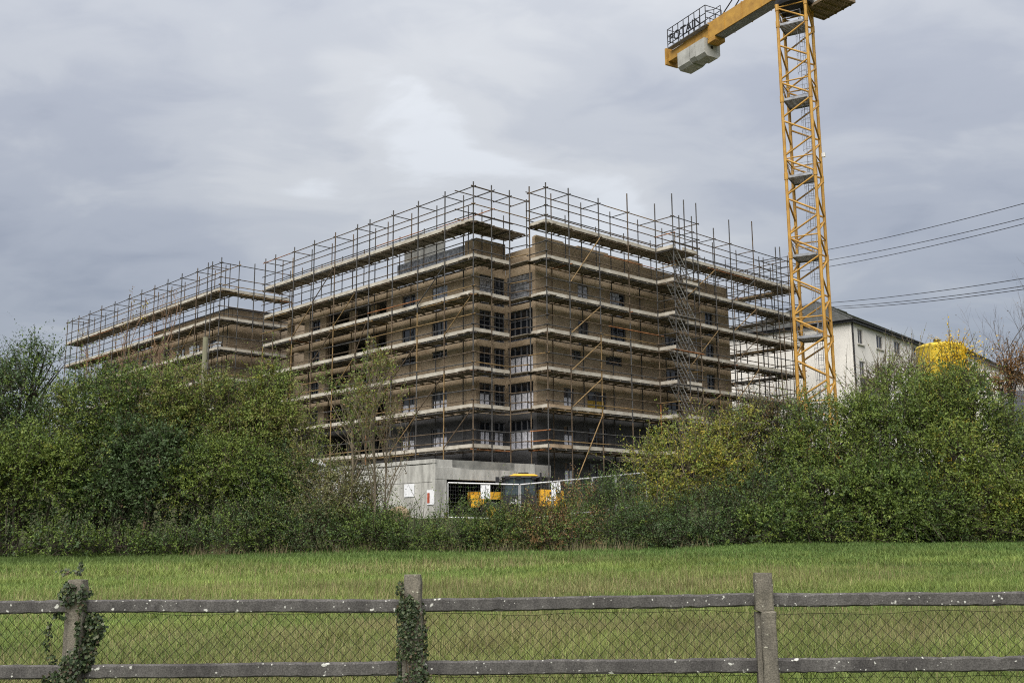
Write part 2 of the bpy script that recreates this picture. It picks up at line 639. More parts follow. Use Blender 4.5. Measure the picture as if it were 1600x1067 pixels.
BR = brick_mat('brown_brick', (0.240, 0.172, 0.108), (0.345, 0.255, 0.165), (0.29, 0.24, 0.18), (0.45, 0.36, 0.255))
BD = brick_mat('charcoal_brick', (0.040, 0.040, 0.044), (0.058, 0.057, 0.060), (0.07, 0.07, 0.07), (0.10, 0.10, 0.10))
M_CONC = mat('raw_concrete', (0.46, 0.455, 0.42), 0.9, 0.12, 2.2, bump=0.5, bscale=9, color2=(0.255, 0.25, 0.23), stretch=0.28)
M_CONCD = mat('damp_concrete', (0.22, 0.22, 0.20), 0.9, 0.25, 0.9, bump=0.6, bscale=6, color2=(0.09, 0.09, 0.085))
M_SLAB = mat('slab_concrete', (0.24, 0.235, 0.22), 0.9, 0.2, 0.7, bump=0.3)
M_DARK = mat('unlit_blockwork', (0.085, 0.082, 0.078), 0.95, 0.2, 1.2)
M_FOIL = mat('foil_insulation', (0.42, 0.43, 0.46), 0.32, 0.35, 3.5, metal=0.55, bump=1.0, bscale=3.5)
M_FRAME = mat('window_frame_grey', (0.115, 0.118, 0.130), 0.5, 0.1, 3)
M_FRAMEW = mat('window_film_white', (0.74, 0.74, 0.80), 0.45, 0.2, 4, bump=0.4, bscale=5)
M_PALE = mat('pale_lit_brick', (0.40, 0.33, 0.24), 0.9, 0.25, 2.5, bump=0.3)  # brighter brick colour for the painted lit strips below the decks
M_YBOARD = mat('yellow_board', (0.46, 0.30, 0.05), 0.7, 0.2, 3)
M_GLASS = glass_mat('dark_window_glass', (0.012, 0.014, 0.018))
M_SHEET = mat('plastic_sheet', (0.70, 0.74, 0.80), 0.35, 0.2, 3, bump=0.6, bscale=4)


def wall(name, m, parent, o3, uv, un, u0, u1, z0, z1, holes, depth=0.32, thick=None):
    """brick skin with real openings: o3 = point for u=0, uv = unit along, un = unit outward"""
    us = sorted({u0, u1, *[h[0] for h in holes], *[h[1] for h in holes]})
    zs = sorted({z0, z1, *[h[2] for h in holes], *[h[3] for h in holes]})
    us = [u for u in us if u0 - 1e-6 <= u <= u1 + 1e-6]
    zs = [z for z in zs if z0 - 1e-6 <= z <= z1 + 1e-6]
    mb = MB()
    o3 = np.asarray(o3, float)

    def P(u, z, d=0.0):
        return o3 + uv * u + ZV * z - un * d

    def hole(u, z):
        return any(h[0] < u < h[1] and h[2] < z < h[3] for h in holes)
    for i in range(len(us) - 1):
        for j in range(len(zs) - 1):
            if hole((us[i] + us[i + 1]) / 2, (zs[j] + zs[j + 1]) / 2):
                continue
            a, b, c, d = us[i], us[i + 1], zs[j], zs[j + 1]
            w = ((a, c), (b, c), (b, d), (a, d))
            mb.quad(P(a, c), P(b, c), P(b, d), P(a, d), w)
            mb.quad(P(b, c, depth), P(a, c, depth), P(a, d, depth), P(b, d, depth), w)
    for h in holes:
        a, b = max(h[0], u0), min(h[1], u1); c, d = max(h[2], z0), min(h[3], z1)
        if b <= a or d <= c:
            continue
        mb.quad(P(a, c), P(a, d), P(a, d, depth), P(a, c, depth), ((a, c), (a, d), (a + depth, d), (a + depth, c)))
        mb.quad(P(b, d), P(b, c), P(b, c, depth), P(b, d, depth), ((b, d), (b, c), (b + depth, c), (b + depth, d)))
        mb.quad(P(a, d), P(b, d), P(b, d, depth), P(a, d, depth), ((a, d), (b, d), (b, d + depth), (a, d + depth)))
        mb.quad(P(b, c), P(a, c), P(a, c, depth), P(b, c, depth), ((b, c), (a, c), (a, c + depth), (b, c + depth)))
    # ends and top
    mb.quad(P(u0, z0, depth), P(u0, z0), P(u0, z1), P(u0, z1, depth), ((-depth, z0), (0, z0), (0, z1), (-depth, z1)))
    mb.quad(P(u1, z0), P(u1, z0, depth), P(u1, z1, depth), P(u1, z1), ((0, z0), (depth, z0), (depth, z1), (0, z1)))
    mb.quad(P(u0, z1), P(u1, z1), P(u1, z1, depth), P(u0, z1, depth), ((u0, z1), (u1, z1), (u1, z1 + depth), (u0, z1 + depth)))
    return mb.build(name, m, parent)


def window(parent, o3, uv, un, a, b, c, d, style='dark', lites=2, inset=0.16):
    """frame set back in its opening, with mullions; the pane is a sub-part"""
    o3 = np.asarray(o3, float)

    def P(u, z, dd):
        return o3 + uv * u + ZV * z - un * dd
    fw = 0.09
    mb = MB()

    def bar(u0, u1, z0, z1):
        mb.obox(P((u0 + u1) / 2, (z0 + z1) / 2, inset), uv, un, ZV, u1 - u0, 0.10, z1 - z0)
    bar(a, a + fw, c, d); bar(b - fw, b, c, d)
    bar(a + fw, b - fw, c, c + fw); bar(a + fw, b - fw, d - fw, d)
    n = max(1, lites)
    step = (b - a - 2 * fw) / n
    for k in range(1, n):
        u = a + fw + step * k
        bar(u - 0.05, u + 0.05, c + fw, d - fw)
    zt = c + (d - c) * 0.66
    for k in range(n):
        bar(a + fw + step * k + 0.05, a + fw + step * (k + 1) - 0.05, zt - 0.04, zt + 0.04)
    w = mb.build('window', M_FRAME, parent)
    g = MB()
    g.obox(P((a + b) / 2, (c + d) / 2, inset + 0.02), uv, un, ZV, b - a - 0.1, 0.02, d - c - 0.1)
    g.build('pane', M_GLASS, w)
    if style in ('film', 'yellow'):
        # protective film or boards stuck on the lower lites
        for k in range(n):
            f = MB()
            u0 = a + fw + step * k + 0.07; u1 = a + fw + step * (k + 1) - 0.07
            f.obox(P((u0 + u1) / 2, (c + fw + 0.06 + zt - 0.06) / 2, inset - 0.005), uv, un, ZV, u1 - u0, 0.03, zt - c - fw - 0.12)
            f.build('protective_film', M_FRAMEW if style == 'film' else M_YBOARD, w)
    return w


def foil(parent, o3, uv, un, a, b, c, d, inset=0.05, rows=4, m=None):
    """crinkled foil faced boards fixed course by course"""
    o3 = np.asarray(o3, float)
    rr = random.Random(int(a * 100 + c * 10))
    z = c
    hstep = (d - c) / rows
    for k in range(rows):
        u = a
        w0 = 1.15 if k % 2 else 0.7
        while u < b - 0.05:
            u2 = min(b, u + w0); w0 = 1.2
            f = MB()
            f.obox(o3 + uv * (u + u2) / 2 + ZV * (z + hstep / 2) - un * (inset + rr.uniform(-0.015, 0.02)), uv, un, ZV, u2 - u - 0.03, 0.07, hstep - 0.03)
            f.build('insulation_board', m or M_FOIL, parent)
            u = u2
        z += hstep


def build_main_block():
    root = empty('apartment_block', bw(10, 10, 6.3), 'large unfinished brown brick apartment block behind the tall scaffold, charcoal brick at its foot', 'building')
    oL = bw(0, 2.2, 0); oC = bw(2.2, 0, 0); oN = bw(0, 5.26, 0); oR = bw(-1.2, 0, 0)
    nL, nR = -RV, -LV
    FL = [(18.90, 21.70), (16.05, 18.90), (13.20, 16.05), (10.42, 13.20)]
    LOW = [(7.49, 10.42), (6.28, 7.49)]
    # ---- left facade
    H = []; W = []
    for i, (z0, z1) in enumerate(FL):
        for (a, b) in ((5.73, 7.65), (9.84, 11.66)):
            top = z0 + (1.95 if i != 2 else 1.1)
            if i == 2:
                c = z0 + 1.95; H.append((a, b, z0 + 1.75, z0 + 2.45)); W.append((a, b, z0 + 1.75, z0 + 2.45, 'dark'))
            else:
                H.append((a, b, z0 - 0.05, z0 + 1.98)); W.append((a, b, z0 - 0.05, z0 + 1.98, 'film' if i == 3 else 'dark'))
        H.append((13.9, 23.2, z0 - 0.1, z1 - 0.55))
        H.append((24.2, 25.6, z0, z0 + 1.98)); W.append((24.2, 25.6, z0, z0 + 1.98, 'dark'))
        H.append((26.9, 29.2, z0 - 0.1, z1 - 0.55))
    wall('brick_wall', BR, root, oL, LV, nL, 2.2, 30.0, 10.30, 21.62, H)
    wall('brick_wall', BR, root, oL, LV, nL, 2.2, 3.6, 21.62, 24.0, [])
    wall('brick_wall', BR, root, bw(0, 2.42, 0), LV, nL, 3.6, 12.6, 21.62, 23.4, [])
    foil(root, oL, LV, nL, 3.62, 12.5, 21.66, 23.75, inset=0.1, rows=3)
    wall('parapet_wall', BR, root, oL, LV, nL, 12.6, 30.0, 21.62, 22.2, [])
    H2 = []
    for (z0, z1) in LOW[:1]:
        for (a, b) in ((5.73, 7.65), (9.84, 11.66)):
            H2.append((a, b, z0 - 0.05, z0 + 2.0)); W.append((a, b, z0 - 0.05, z0 + 2.0, 'film'))
        H2.append((13.9, 23.2, z0 - 0.1, z1 - 0.5)); H2.append((24.2, 29, z0, z0 + 2.0))
    wall('charcoal_wall', BD, root, oL, LV, nL, 2.2, 30.0, 5.9, 10.30, H2)
    for (a, b, c, d, s) in W:
        window(root, oL, LV, nL, a, b, c, d, s, lites=2)
    # pale raised strips paint the lit band of wall just under the boards
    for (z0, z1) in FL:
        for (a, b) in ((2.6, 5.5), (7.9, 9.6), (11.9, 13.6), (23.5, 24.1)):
            k = MB(); k.obox(oL + LV * (a + b) / 2 + ZV * (z1 - 0.62) + nL * 0.012, LV, nL, ZV, b - a, 0.03, 0.17); k.build('lit_wall_strip', M_PALE, root)
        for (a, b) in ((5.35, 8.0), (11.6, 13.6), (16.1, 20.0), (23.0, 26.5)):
            k = MB(); k.obox(oR + RV * (a + b) / 2 + ZV * (z1 - 0.62) + nR * 0.012, RV, nR, ZV, b - a, 0.03, 0.14); k.build('lit_wall_strip', M_PALE, root)
    # foil patch in one opening of the second floor from the top
    foil(root, oL, LV, nL, 5.75, 7.6, 18.95, 20.85, inset=0.09, rows=5)
    # ---- corner face towards the notch
    H = []; W = []
    for i, (z0, z1) in enumerate(FL):
        H.append((2.38, 3.75, z0 - 0.05, z1 - 0.55)); W.append((2.38, 3.75, z0 - 0.05, z1 - 0.55, 'film' if i == 3 else 'dark'))
        H.append((4.05, 5.2, z0 - 0.05, z1 - 0.55)); W.append((4.05, 5.2, z0 - 0.05, z1 - 0.55, 'dark'))
    wall('brick_wall', BR, root, oC + RV * 0, RV, nR, 2.52, 5.26, 10.30, 21.62, [(max(2.52, h[0]), h[1], h[2], h[3]) for h in H])
    wall('brick_wall', BR, root, oC, RV, nR, 2.52, 5.26, 21.62, 24.0, [])
    for (a, b, c, d, s) in W:
        window(root, oC, RV, nR, a + 0.16, b, c, d, s, lites=2)
    foil(root, oC, RV, nR, 2.55, 3.7, 18.95, 21.0, inset=0.05, rows=6)
    H2 = [(2.6, 3.75, 7.44, 9.75), (4.05, 5.2, 7.44, 9.75)]
    wall('charcoal_wall', BD, root, oC, RV, nR, 2.52, 5.26, 5.9, 10.30, H2)
    for h in H2:
        window(root, oC, RV, nR, *h, 'film', lites=2)
    # ---- return of the notch (faces left)
    H = []; W = []
    for i, (z0, z1) in enumerate(FL):
        H.append((-0.85, 2.0, z0 - 0.05, z1 - 0.5))
        if i != 0:
            W.append((-0.85, 2.0, z0 - 0.05, z1 - 0.5, 'film' if i != 1 else 'dark'))
    wall('brick_wall', BR, root, oN, LV, nL, -0.88, 2.19, 10.30, 21.62, [(max(-0.88, h[0]), h[1], h[2], h[3]) for h in H])
    wall('brick_wall', BR, root, oN, LV, nL, -0.88, 2.19, 21.62, 23.2, [])
    for (a, b, c, d, s) in W:
        window(root, oN, LV, nL, a, b, c, d, s, lites=4)
    foil(root, oN, LV, nL, -0.85, 2.0, 18.95, 21.15, inset=0.05, rows=6)
    H2 = [(-0.8, 2.0, 7.44, 9.85)]
    wall('charcoal_wall', BD, root, oN, LV, nL, -0.88, 2.19, 4.0, 10.30, H2)
    window(root, oN, LV, nL, -0.8, 2.0, 7.44, 9.85, 'film', lites=4)
    # ---- right facade
    H = []; W = []
    for i, (z0, z1) in enumerate(FL):
        if i in (0, 1):
            for (a, b) in ((10.0, 11.2), (13.86, 15.78)):
                H.append((a, b, z0 - 0.05, z0 + 2.0)); W.append((a, b, z0 - 0.05, z0 + 2.0, 'dark'))
        elif i == 2:
            for (a, b) in ((9.2, 10.3), (13.2, 15.2)):
                H.append((a, b, z0 + 1.55, z0 + 2.3)); W.append((a, b, z0 + 1.55, z0 + 2.3, 'dark'))
        else:
            H.append((8.21, 9.4, z0 - 0.05, z0 + 2.0)); W.append((8.21, 9.4, z0 - 0.05, z0 + 2.0, 'film'))
            H.append((10.9, 13.15, z0 - 0.05, z0 + 2.0)); W.append((10.9, 13.15, z0 - 0.05, z0 + 2.0, 'yellow'))
        if i > 0:
            H.append((20.9, 22.6, z0 - 0.05, z0 + 2.0)); W.append((20.9, 22.6, z0 - 0.05, z0 + 2.0, 'film' if i == 3 else 'dark'))
        H.append((26.8, 28.0, z0 - 0.05, z0 + 2.1)); W.append((26.8, 28.0, z0 - 0.05, z0 + 2.1, 'dark'))
    wall('brick_wall', BR, root, oR, RV, nR, 5.26, 30.5, 10.30, 21.62, H)
    wall('brick_wall', BR, root, oR, RV, nR, 5.26, 18.2, 21.62, 24.0, [])
    wall('brick_wall', BR, root, oR, RV, nR, 18.2, 30.5, 21.62, 23.75, [])
    foil(root, oR, RV, nR, 10.02, 11.18, 18.95, 20.85, inset=0.09, rows=6)
    foil(root, oR, RV, nR, 13.9, 15.1, 18.95, 20.85, inset=0.09, rows=6)
    H2 = [(8.21, 9.4, 7.44, 9.5), (10.9, 13.15, 7.44, 9.5), (20.9, 22.6, 7.44, 9.5), (8.21, 9.4, 4.9, 6.7), (10.9, 13.15, 4.9, 6.7)]
    wall('charcoal_wall', BD, root, oR, RV, nR, 5.26, 30.5, 3.2, 10.30, H2)
    for h in H2:
        W.append((*h, 'film' if h[0] < 10 else 'dark'))
    for (a, b, c, d, s) in W:
        window(root, oR, RV, nR, a, b, c, d, s, lites=2)
    # right gable
    oG = bw(0, 30.5, 0)
    wall('brick_wall', BR, root, oG, LV, RV, -0.85, 14, 4.2, 23.0, [])
    # ---- slabs, cross walls and the dark inside of each storey
    for z in (21.62, 18.84, 15.98, 13.12, 10.36, 7.43):
        s = MB()
        t = 0.32
        z1 = z - 0.02; z0 = z1 - t
        s.hexa([bw(2.6, 2.58, z0), bw(29.6, 2.58, z0), bw(29.6, 15, z0), bw(2.6, 15, z0), bw(2.6, 2.58, z1), bw(29.6, 2.58, z1), bw(29.6, 15, z1), bw(2.6, 15, z1)])
        s.hexa([bw(-0.82, 5.64, z0), bw(2.59, 5.64, z0), bw(2.59, 30.1, z0), bw(-0.82, 30.1, z0), bw(-0.82, 5.64, z1), bw(2.59, 5.64, z1), bw(2.59, 30.1, z1), bw(-0.82, 30.1, z1)])
        s.hexa([bw(2.6, 15.01, z0), bw(13, 15.01, z0), bw(13, 30.1, z0), bw(2.6, 30.1, z0), bw(2.6, 15.01, z1), bw(13, 15.01, z1), bw(13, 30.1, z1), bw(2.6, 30.1, z1)])
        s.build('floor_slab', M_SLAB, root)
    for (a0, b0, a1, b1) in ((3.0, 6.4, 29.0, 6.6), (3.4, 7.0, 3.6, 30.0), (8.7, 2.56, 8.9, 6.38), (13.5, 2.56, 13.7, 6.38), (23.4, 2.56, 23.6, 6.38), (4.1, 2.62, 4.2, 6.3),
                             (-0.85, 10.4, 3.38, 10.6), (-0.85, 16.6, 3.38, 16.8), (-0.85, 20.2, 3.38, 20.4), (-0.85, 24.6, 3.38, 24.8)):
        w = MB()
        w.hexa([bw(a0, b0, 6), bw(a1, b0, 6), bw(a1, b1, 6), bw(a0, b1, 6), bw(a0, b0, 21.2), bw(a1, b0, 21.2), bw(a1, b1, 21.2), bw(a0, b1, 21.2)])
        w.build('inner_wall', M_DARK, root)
    # balcony rails and brick piers in the recessed bays of the left facade
    for (z0, z1) in FL + LOW[:1]:
        for u in (16.8, 20.1):
            p = MB(); p.obox(oL + LV * u + ZV * (z0 + (z1 - z0 - 0.6) / 2) - nL * 0.9, LV, RV, ZV, 0.9, 0.3, z1 - z0 - 0.62)
            p.build('brick_pier', BR if z0 > 10 else BD, root)
        for (a, b) in ((14.2, 16.3), (17.3, 19.6), (20.6, 22.9)):
            window(root, bw(0, 4.6, 0), LV, nL, a, b, z0 + 0.0, z0 + 2.0, 'dark', lites=2)
    # set-back top storey, stair core and loose roof pieces
    k = MB(); k.hexa([bw(14, 7, 21.62), bw(24, 7, 21.62), bw(24, 14, 21.62), bw(14, 14, 21.62), bw(14, 7, 23.0), bw(24, 7, 22.6), bw(24, 14, 22.6), bw(14, 14, 23.0)])
    k.build('roof_upstand', M_CONCD, root)
    for j, (a0, a1) in enumerate(((12.6, 13.75), (13.77, 14.9))):
        k = MB(); k.hexa([bw(a0, 4.8, 21.63), bw(a1, 4.8, 21.63), bw(a1, 7.6, 21.63), bw(a0, 7.6, 21.63), bw(a0, 4.8, 27.1), bw(a1, 4.8, 27.0), bw(a1, 7.6, 27.0), bw(a0, 7.6, 27.1)])
        k.build('stair_core', M_CONCD, root)
    # stepped coping blocks where the parapet is still unfinished
    rr = random.Random(4)
    u = 5.4
    while u < 18.0:
        w = rr.uniform(0.8, 1.6)
        if rr.random() < 0.5:
            k = MB(); k.obox(oR + RV * (u + w / 2) + ZV * 24.06 - nR * 0.16, RV, LV, ZV, w, 0.3, 0.12)
            k.build('coping_block', BR, root)
        u += w + 0.05
    return root


def build_wing():
    root = empty('apartment_wing', bw(50, 5, 6.5), 'smaller brown brick wing with flat roof standing far left behind the hedge trees', 'building')
    oL = bw(0, -0.97, 0); oG = bw(35.7, 0, 0)
    H = []; W = []
    for z0 in (18.65, 15.8, 13.0):
        for k, (a, b) in enumerate(((38.2, 39.6), (42.0, 43.6), (45.2, 46.6), (48.6, 50.2), (53.2, 55.8), (58.0, 60.0), (62.4, 64.6))):
            H.append((a, b, z0, z0 + 1.9)); W.append((a, b, z0, z0 + 1.9))
    wall('brick_wall', BR, root, oL, LV, -RV, 35.7, 67.0, 6.0, 21.62, H)
    wall('parapet_wall', BR, root, oL, LV, -RV, 35.7, 53.0, 21.62, 23.25, [(37.6, 39.3, 22.1, 22.7), (43.4, 45.0, 22.1, 22.7)], depth=0.30)
    wall('parapet_wall', BR, root, oL, LV, -RV, 57.5, 66.0, 21.62, 22.6, [])
    for h in W:
        window(root, oL, LV, -RV, *h, 'dark', lites=2)
    wall('brick_wall', BR, root, oG, RV, -LV, -0.64, 12.0, 6.0, 23.25, [])
    k = MB(); k.hexa([bw(35.62, -1.05, 23.26), bw(53.05, -1.05, 23.26), bw(53.05, -0.55, 23.26), bw(35.62, -0.55, 23.26), bw(35.62, -1.05, 23.38), bw(53.05, -1.05, 23.38), bw(53.05, -0.55, 23.38), bw(35.62, -0.55, 23.38)])
    k.hexa([bw(35.62, -0.54, 23.26), bw(36.1, -0.54, 23.26), bw(36.1, 12, 23.26), bw(35.62, 12, 23.26), bw(35.62, -0.54, 23.38), bw(36.1, -0.54, 23.38), bw(36.1, 12, 23.38), bw(35.62, 12, 23.38)])
    k.build('coping', M_FRAME, root)
    for z in (21.4, 18.5, 15.6, 12.8):
        s = MB(); s.hexa([bw(36.1, -0.6, z - 0.3), bw(66.8, -0.6, z - 0.3), bw(66.8, 12, z - 0.3), bw(36.1, 12, z - 0.3), bw(36.1, -0.6, z), bw(66.8, -0.6, z), bw(66.8, 12, z), bw(36.1, 12, z)])
        s.build('floor_slab', M_SLAB, root)
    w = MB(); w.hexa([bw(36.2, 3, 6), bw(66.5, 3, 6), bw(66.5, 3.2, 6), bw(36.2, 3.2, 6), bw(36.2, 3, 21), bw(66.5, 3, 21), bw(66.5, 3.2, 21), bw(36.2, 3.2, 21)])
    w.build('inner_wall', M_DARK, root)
    # white sheeting tied over three openings
    for (a, b, z0, z1) in ((37.0, 39.8, 19.0, 20.3), (41.7, 43.7, 19.3, 20.5), (45.1, 46.7, 19.3, 20.4)):
        f = MB()
        rr = random.Random(int(a))
        n = 5
        for i in range(n):
            u0 = a + (b - a) * i / n; u1 = a + (b - a) * (i + 1) / n
            d0, d1 = rr.uniform(0.05, 0.3), rr.uniform(0.05, 0.3)
            f.quad(oL + LV * u0 + ZV * z0 - RV * d0, oL + LV * u1 + ZV * z0 - RV * d1, oL + LV * u1 + ZV * (z1 - 0.2 * rr.random()) - RV * d0, oL + LV * u0 + ZV * (z1 - 0.2 * rr.random()) - RV * d1)
            f.quad(oL + LV * u1 + ZV * z0 - RV * (d1 - 0.03), oL + LV * u0 + ZV * z0 - RV * (d0 - 0.03), oL + LV * u0 + ZV * (z1 - 0.2) - RV * (d1 - 0.03), oL + LV * u1 + ZV * (z1 - 0.2) - RV * (d0 - 0.03))
        f.build('plastic_sheet', M_SHEET, root)
    return root


def build_podium():
    root = empty('concrete_podium', bw(0, -2, 3.0), 'pale raw concrete basement wall with dark garage opening under the scaffold', 'building')
    a, b0, b1, zt = -3.0, -5.94, 3.27, 6.22
    # deck slab and back wall of the garage instead of a solid core
    k = MB()
    k.hexa([bw(a + 0.13, b0 + 0.13, 5.35), bw(31, b0 + 0.13, 5.35), bw(31, 5.0, 5.35), bw(a + 0.13, 5.0, 5.35), bw(a + 0.13, b0 + 0.13, zt - 0.02), bw(31, b0 + 0.13, zt - 0.02), bw(31, 5.0, zt - 0.02), bw(a + 0.13, 5.0, zt - 0.02)])
    k.build('deck_slab', M_SLAB, root)
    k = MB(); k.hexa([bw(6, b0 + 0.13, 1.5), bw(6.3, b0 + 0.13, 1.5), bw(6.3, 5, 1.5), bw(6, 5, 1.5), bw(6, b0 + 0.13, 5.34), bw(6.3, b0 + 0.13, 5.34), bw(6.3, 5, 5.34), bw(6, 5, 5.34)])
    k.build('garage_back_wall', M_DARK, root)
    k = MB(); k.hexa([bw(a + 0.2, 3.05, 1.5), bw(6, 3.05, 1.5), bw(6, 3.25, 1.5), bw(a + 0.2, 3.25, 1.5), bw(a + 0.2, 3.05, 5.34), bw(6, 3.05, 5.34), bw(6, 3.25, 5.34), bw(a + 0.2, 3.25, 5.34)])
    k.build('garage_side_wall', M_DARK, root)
    # cast panels: left face in two lifts
    rr = random.Random(9)
    u = a
    i = 0
    while u < 28:
        u2 = min(28, u + (1.22 if i % 3 else 1.4))
        for (z0, z1, mm) in ((1.2, 4.72, M_CONC), (4.75, zt - 0.28 - 0.05 * rr.random(), M_CONC)):
            k = MB(); k.hexa([bw(u + 0.022, b0 + rr.uniform(0, 0.03), z0), bw(u2 - 0.022, b0 + rr.uniform(0, 0.015), z0), bw(u2 - 0.012, b0 + 0.12, z0), bw(u + 0.012, b0 + 0.12, z0),
                              bw(u + 0.012, b0 + rr.uniform(0, 0.015), z1), bw(u2 - 0.012, b0 + rr.uniform(0, 0.015), z1), bw(u2 - 0.012, b0 + 0.12, z1), bw(u + 0.012, b0 + 0.12, z1)])
            k.build('concrete_panel', mm, root)
        u = u2; i += 1
    k = MB(); k.hexa([bw(a, b0 - 0.02, zt - 0.24), bw(28, b0 - 0.02, zt - 0.24), bw(28, b0 + 0.12, zt - 0.24), bw(a, b0 + 0.12, zt - 0.24), bw(a, b0 - 0.02, zt + 0.03), bw(28, b0 - 0.02, zt + 0.03), bw(28, b0 + 0.12, zt + 0.03), bw(a, b0 + 0.12, zt + 0.03)])
    k.build('kicker_strip', M_CONC, root)
    # right face: pier, lintel panels with a rough dark upper strip
    k = MB(); k.hexa([bw(a, b0, 1.2), bw(a, b0 + 0.98, 1.2), bw(a + 0.3, b0 + 0.98, 1.2), bw(a + 0.3, b0, 1.2), bw(a, b0, 4.9), bw(a, b0 + 0.98, 4.9), bw(a + 0.3, b0 + 0.98, 4.9), bw(a + 0.3, b0, 4.9)])
    k.build('concrete_panel', M_CONC, root)
    v = b0
    while v < b1 - 0.1:
        v2 = min(b1, v + rr.choice([1.5, 1.9, 2.3]))
        k = MB(); e0, e1 = 5.68 + rr.uniform(-0.08, 0.08), 5.68 + rr.uniform(-0.08, 0.08)
        k.hexa([bw(a, v + 0.01, 4.92), bw(a, v2 - 0.01, 4.92), bw(a + 0.3, v2 - 0.01, 4.92), bw(a + 0.3, v + 0.01, 4.92), bw(a, v + 0.01, e0), bw(a, v2 - 0.01, e1), bw(a + 0.3, v2 - 0.01, e1), bw(a + 0.3, v + 0.01, e0)])
        k.build('lintel_panel', M_CONC, root)
        k = MB(); k.hexa([bw(a + 0.04, v, e0), bw(a + 0.04, v2, e1), bw(a + 0.3, v2, e1), bw(a + 0.3, v, e0), bw(a + 0.04, v, zt + 0.02 * rr.random()), bw(a + 0.04, v2, zt + 0.02 * rr.random()), bw(a + 0.3, v2, zt), bw(a + 0.3, v, zt)])
        k.build('upper_strip', M_CONCD if v > b0 + 0.1 and v < 1.0 else M_CONC, root)
        v = v2
    k = MB(); k.hexa([bw(a, b1 - 0.5, 1.2), bw(a, b1, 1.2), bw(a + 0.3, b1, 1.2), bw(a + 0.3, b1 - 0.5, 1.2), bw(a, b1 - 0.5, 4.9), bw(a, b1, 4.9), bw(a + 0.3, b1, 4.9), bw(a + 0.3, b1 - 0.5, 4.9)])
    k.build('concrete_panel', M_CONC, root)
    return root


BLOCK = build_main_block()
WING = build_wing()
PODIUM = build_podium()

# ------------------------------------------------------------------ scaffolds
M_BOARD = mat('scaffold_board', (0.22, 0.195, 0.155), 0.9, 0.3, 1.6, bump=0.3, bscale=12, color2=(0.115, 0.098, 0.076))
M_TOE = mat('toe_board_pale', (0.50, 0.475, 0.415), 0.85, 0.16, 1.3, bump=0.3, bscale=12, color2=(0.34, 0.30, 0.24))
M_TOE2 = mat('toe_board_brown', (0.40, 0.30, 0.20), 0.85, 0.18, 1.3, bump=0.3, bscale=12)
TUBES = [unit_tube(mat('tube_galvanised', (0.085, 0.083, 0.080), 0.55, 0.3, 2.5, metal=0.3)),
         unit_tube(mat('tube_weathered', (0.120, 0.088, 0.058), 0.7, 0.35, 2.5, metal=0.2)),
         unit_tube(mat('tube_ochre', (0.240, 0.160, 0.072), 0.7, 0.3, 2.0, metal=0.1)),
         unit_tube(mat('tube_rust', (0.310, 0.130, 0.050), 0.8, 0.3, 2.0))]
TR = random.Random(31)
TRAD = 0.046


def pick_tube(w=(0.44, 0.41, 0.11, 0.04)):
    x = TR.random(); s = 0
    for k, p in enumerate(w):
        s += p
        if x < s:
            return TUBES[k]
    return TUBES[1]


def long_rail(root, A, B, name, seg=6.6, sag=0.02, over=0.25, r=TRAD * 0.92):
    """a line of pipes butted end to end, each its own piece"""
    d = B - A; Ln = np.linalg.norm(d); d = d / Ln
    A = A - d * over; Ln += 2 * over
    s = 0.0
    while s < Ln - 0.3:
        e = min(Ln, s + seg + TR.uniform(-0.5, 0.5))
        if Ln - e < 1.2:
            e = Ln
        z0, z1 = TR.uniform(-sag, sag), TR.uniform(-sag, sag)
        off = TR.uniform(-0.02, 0.02)
        rod(name, A + d * s + ZV * z0 + np.cross(d, ZV) * off, A + d * e + ZV * z1 + np.cross(d, ZV) * off, r, pick_tube(), root)
        s = e


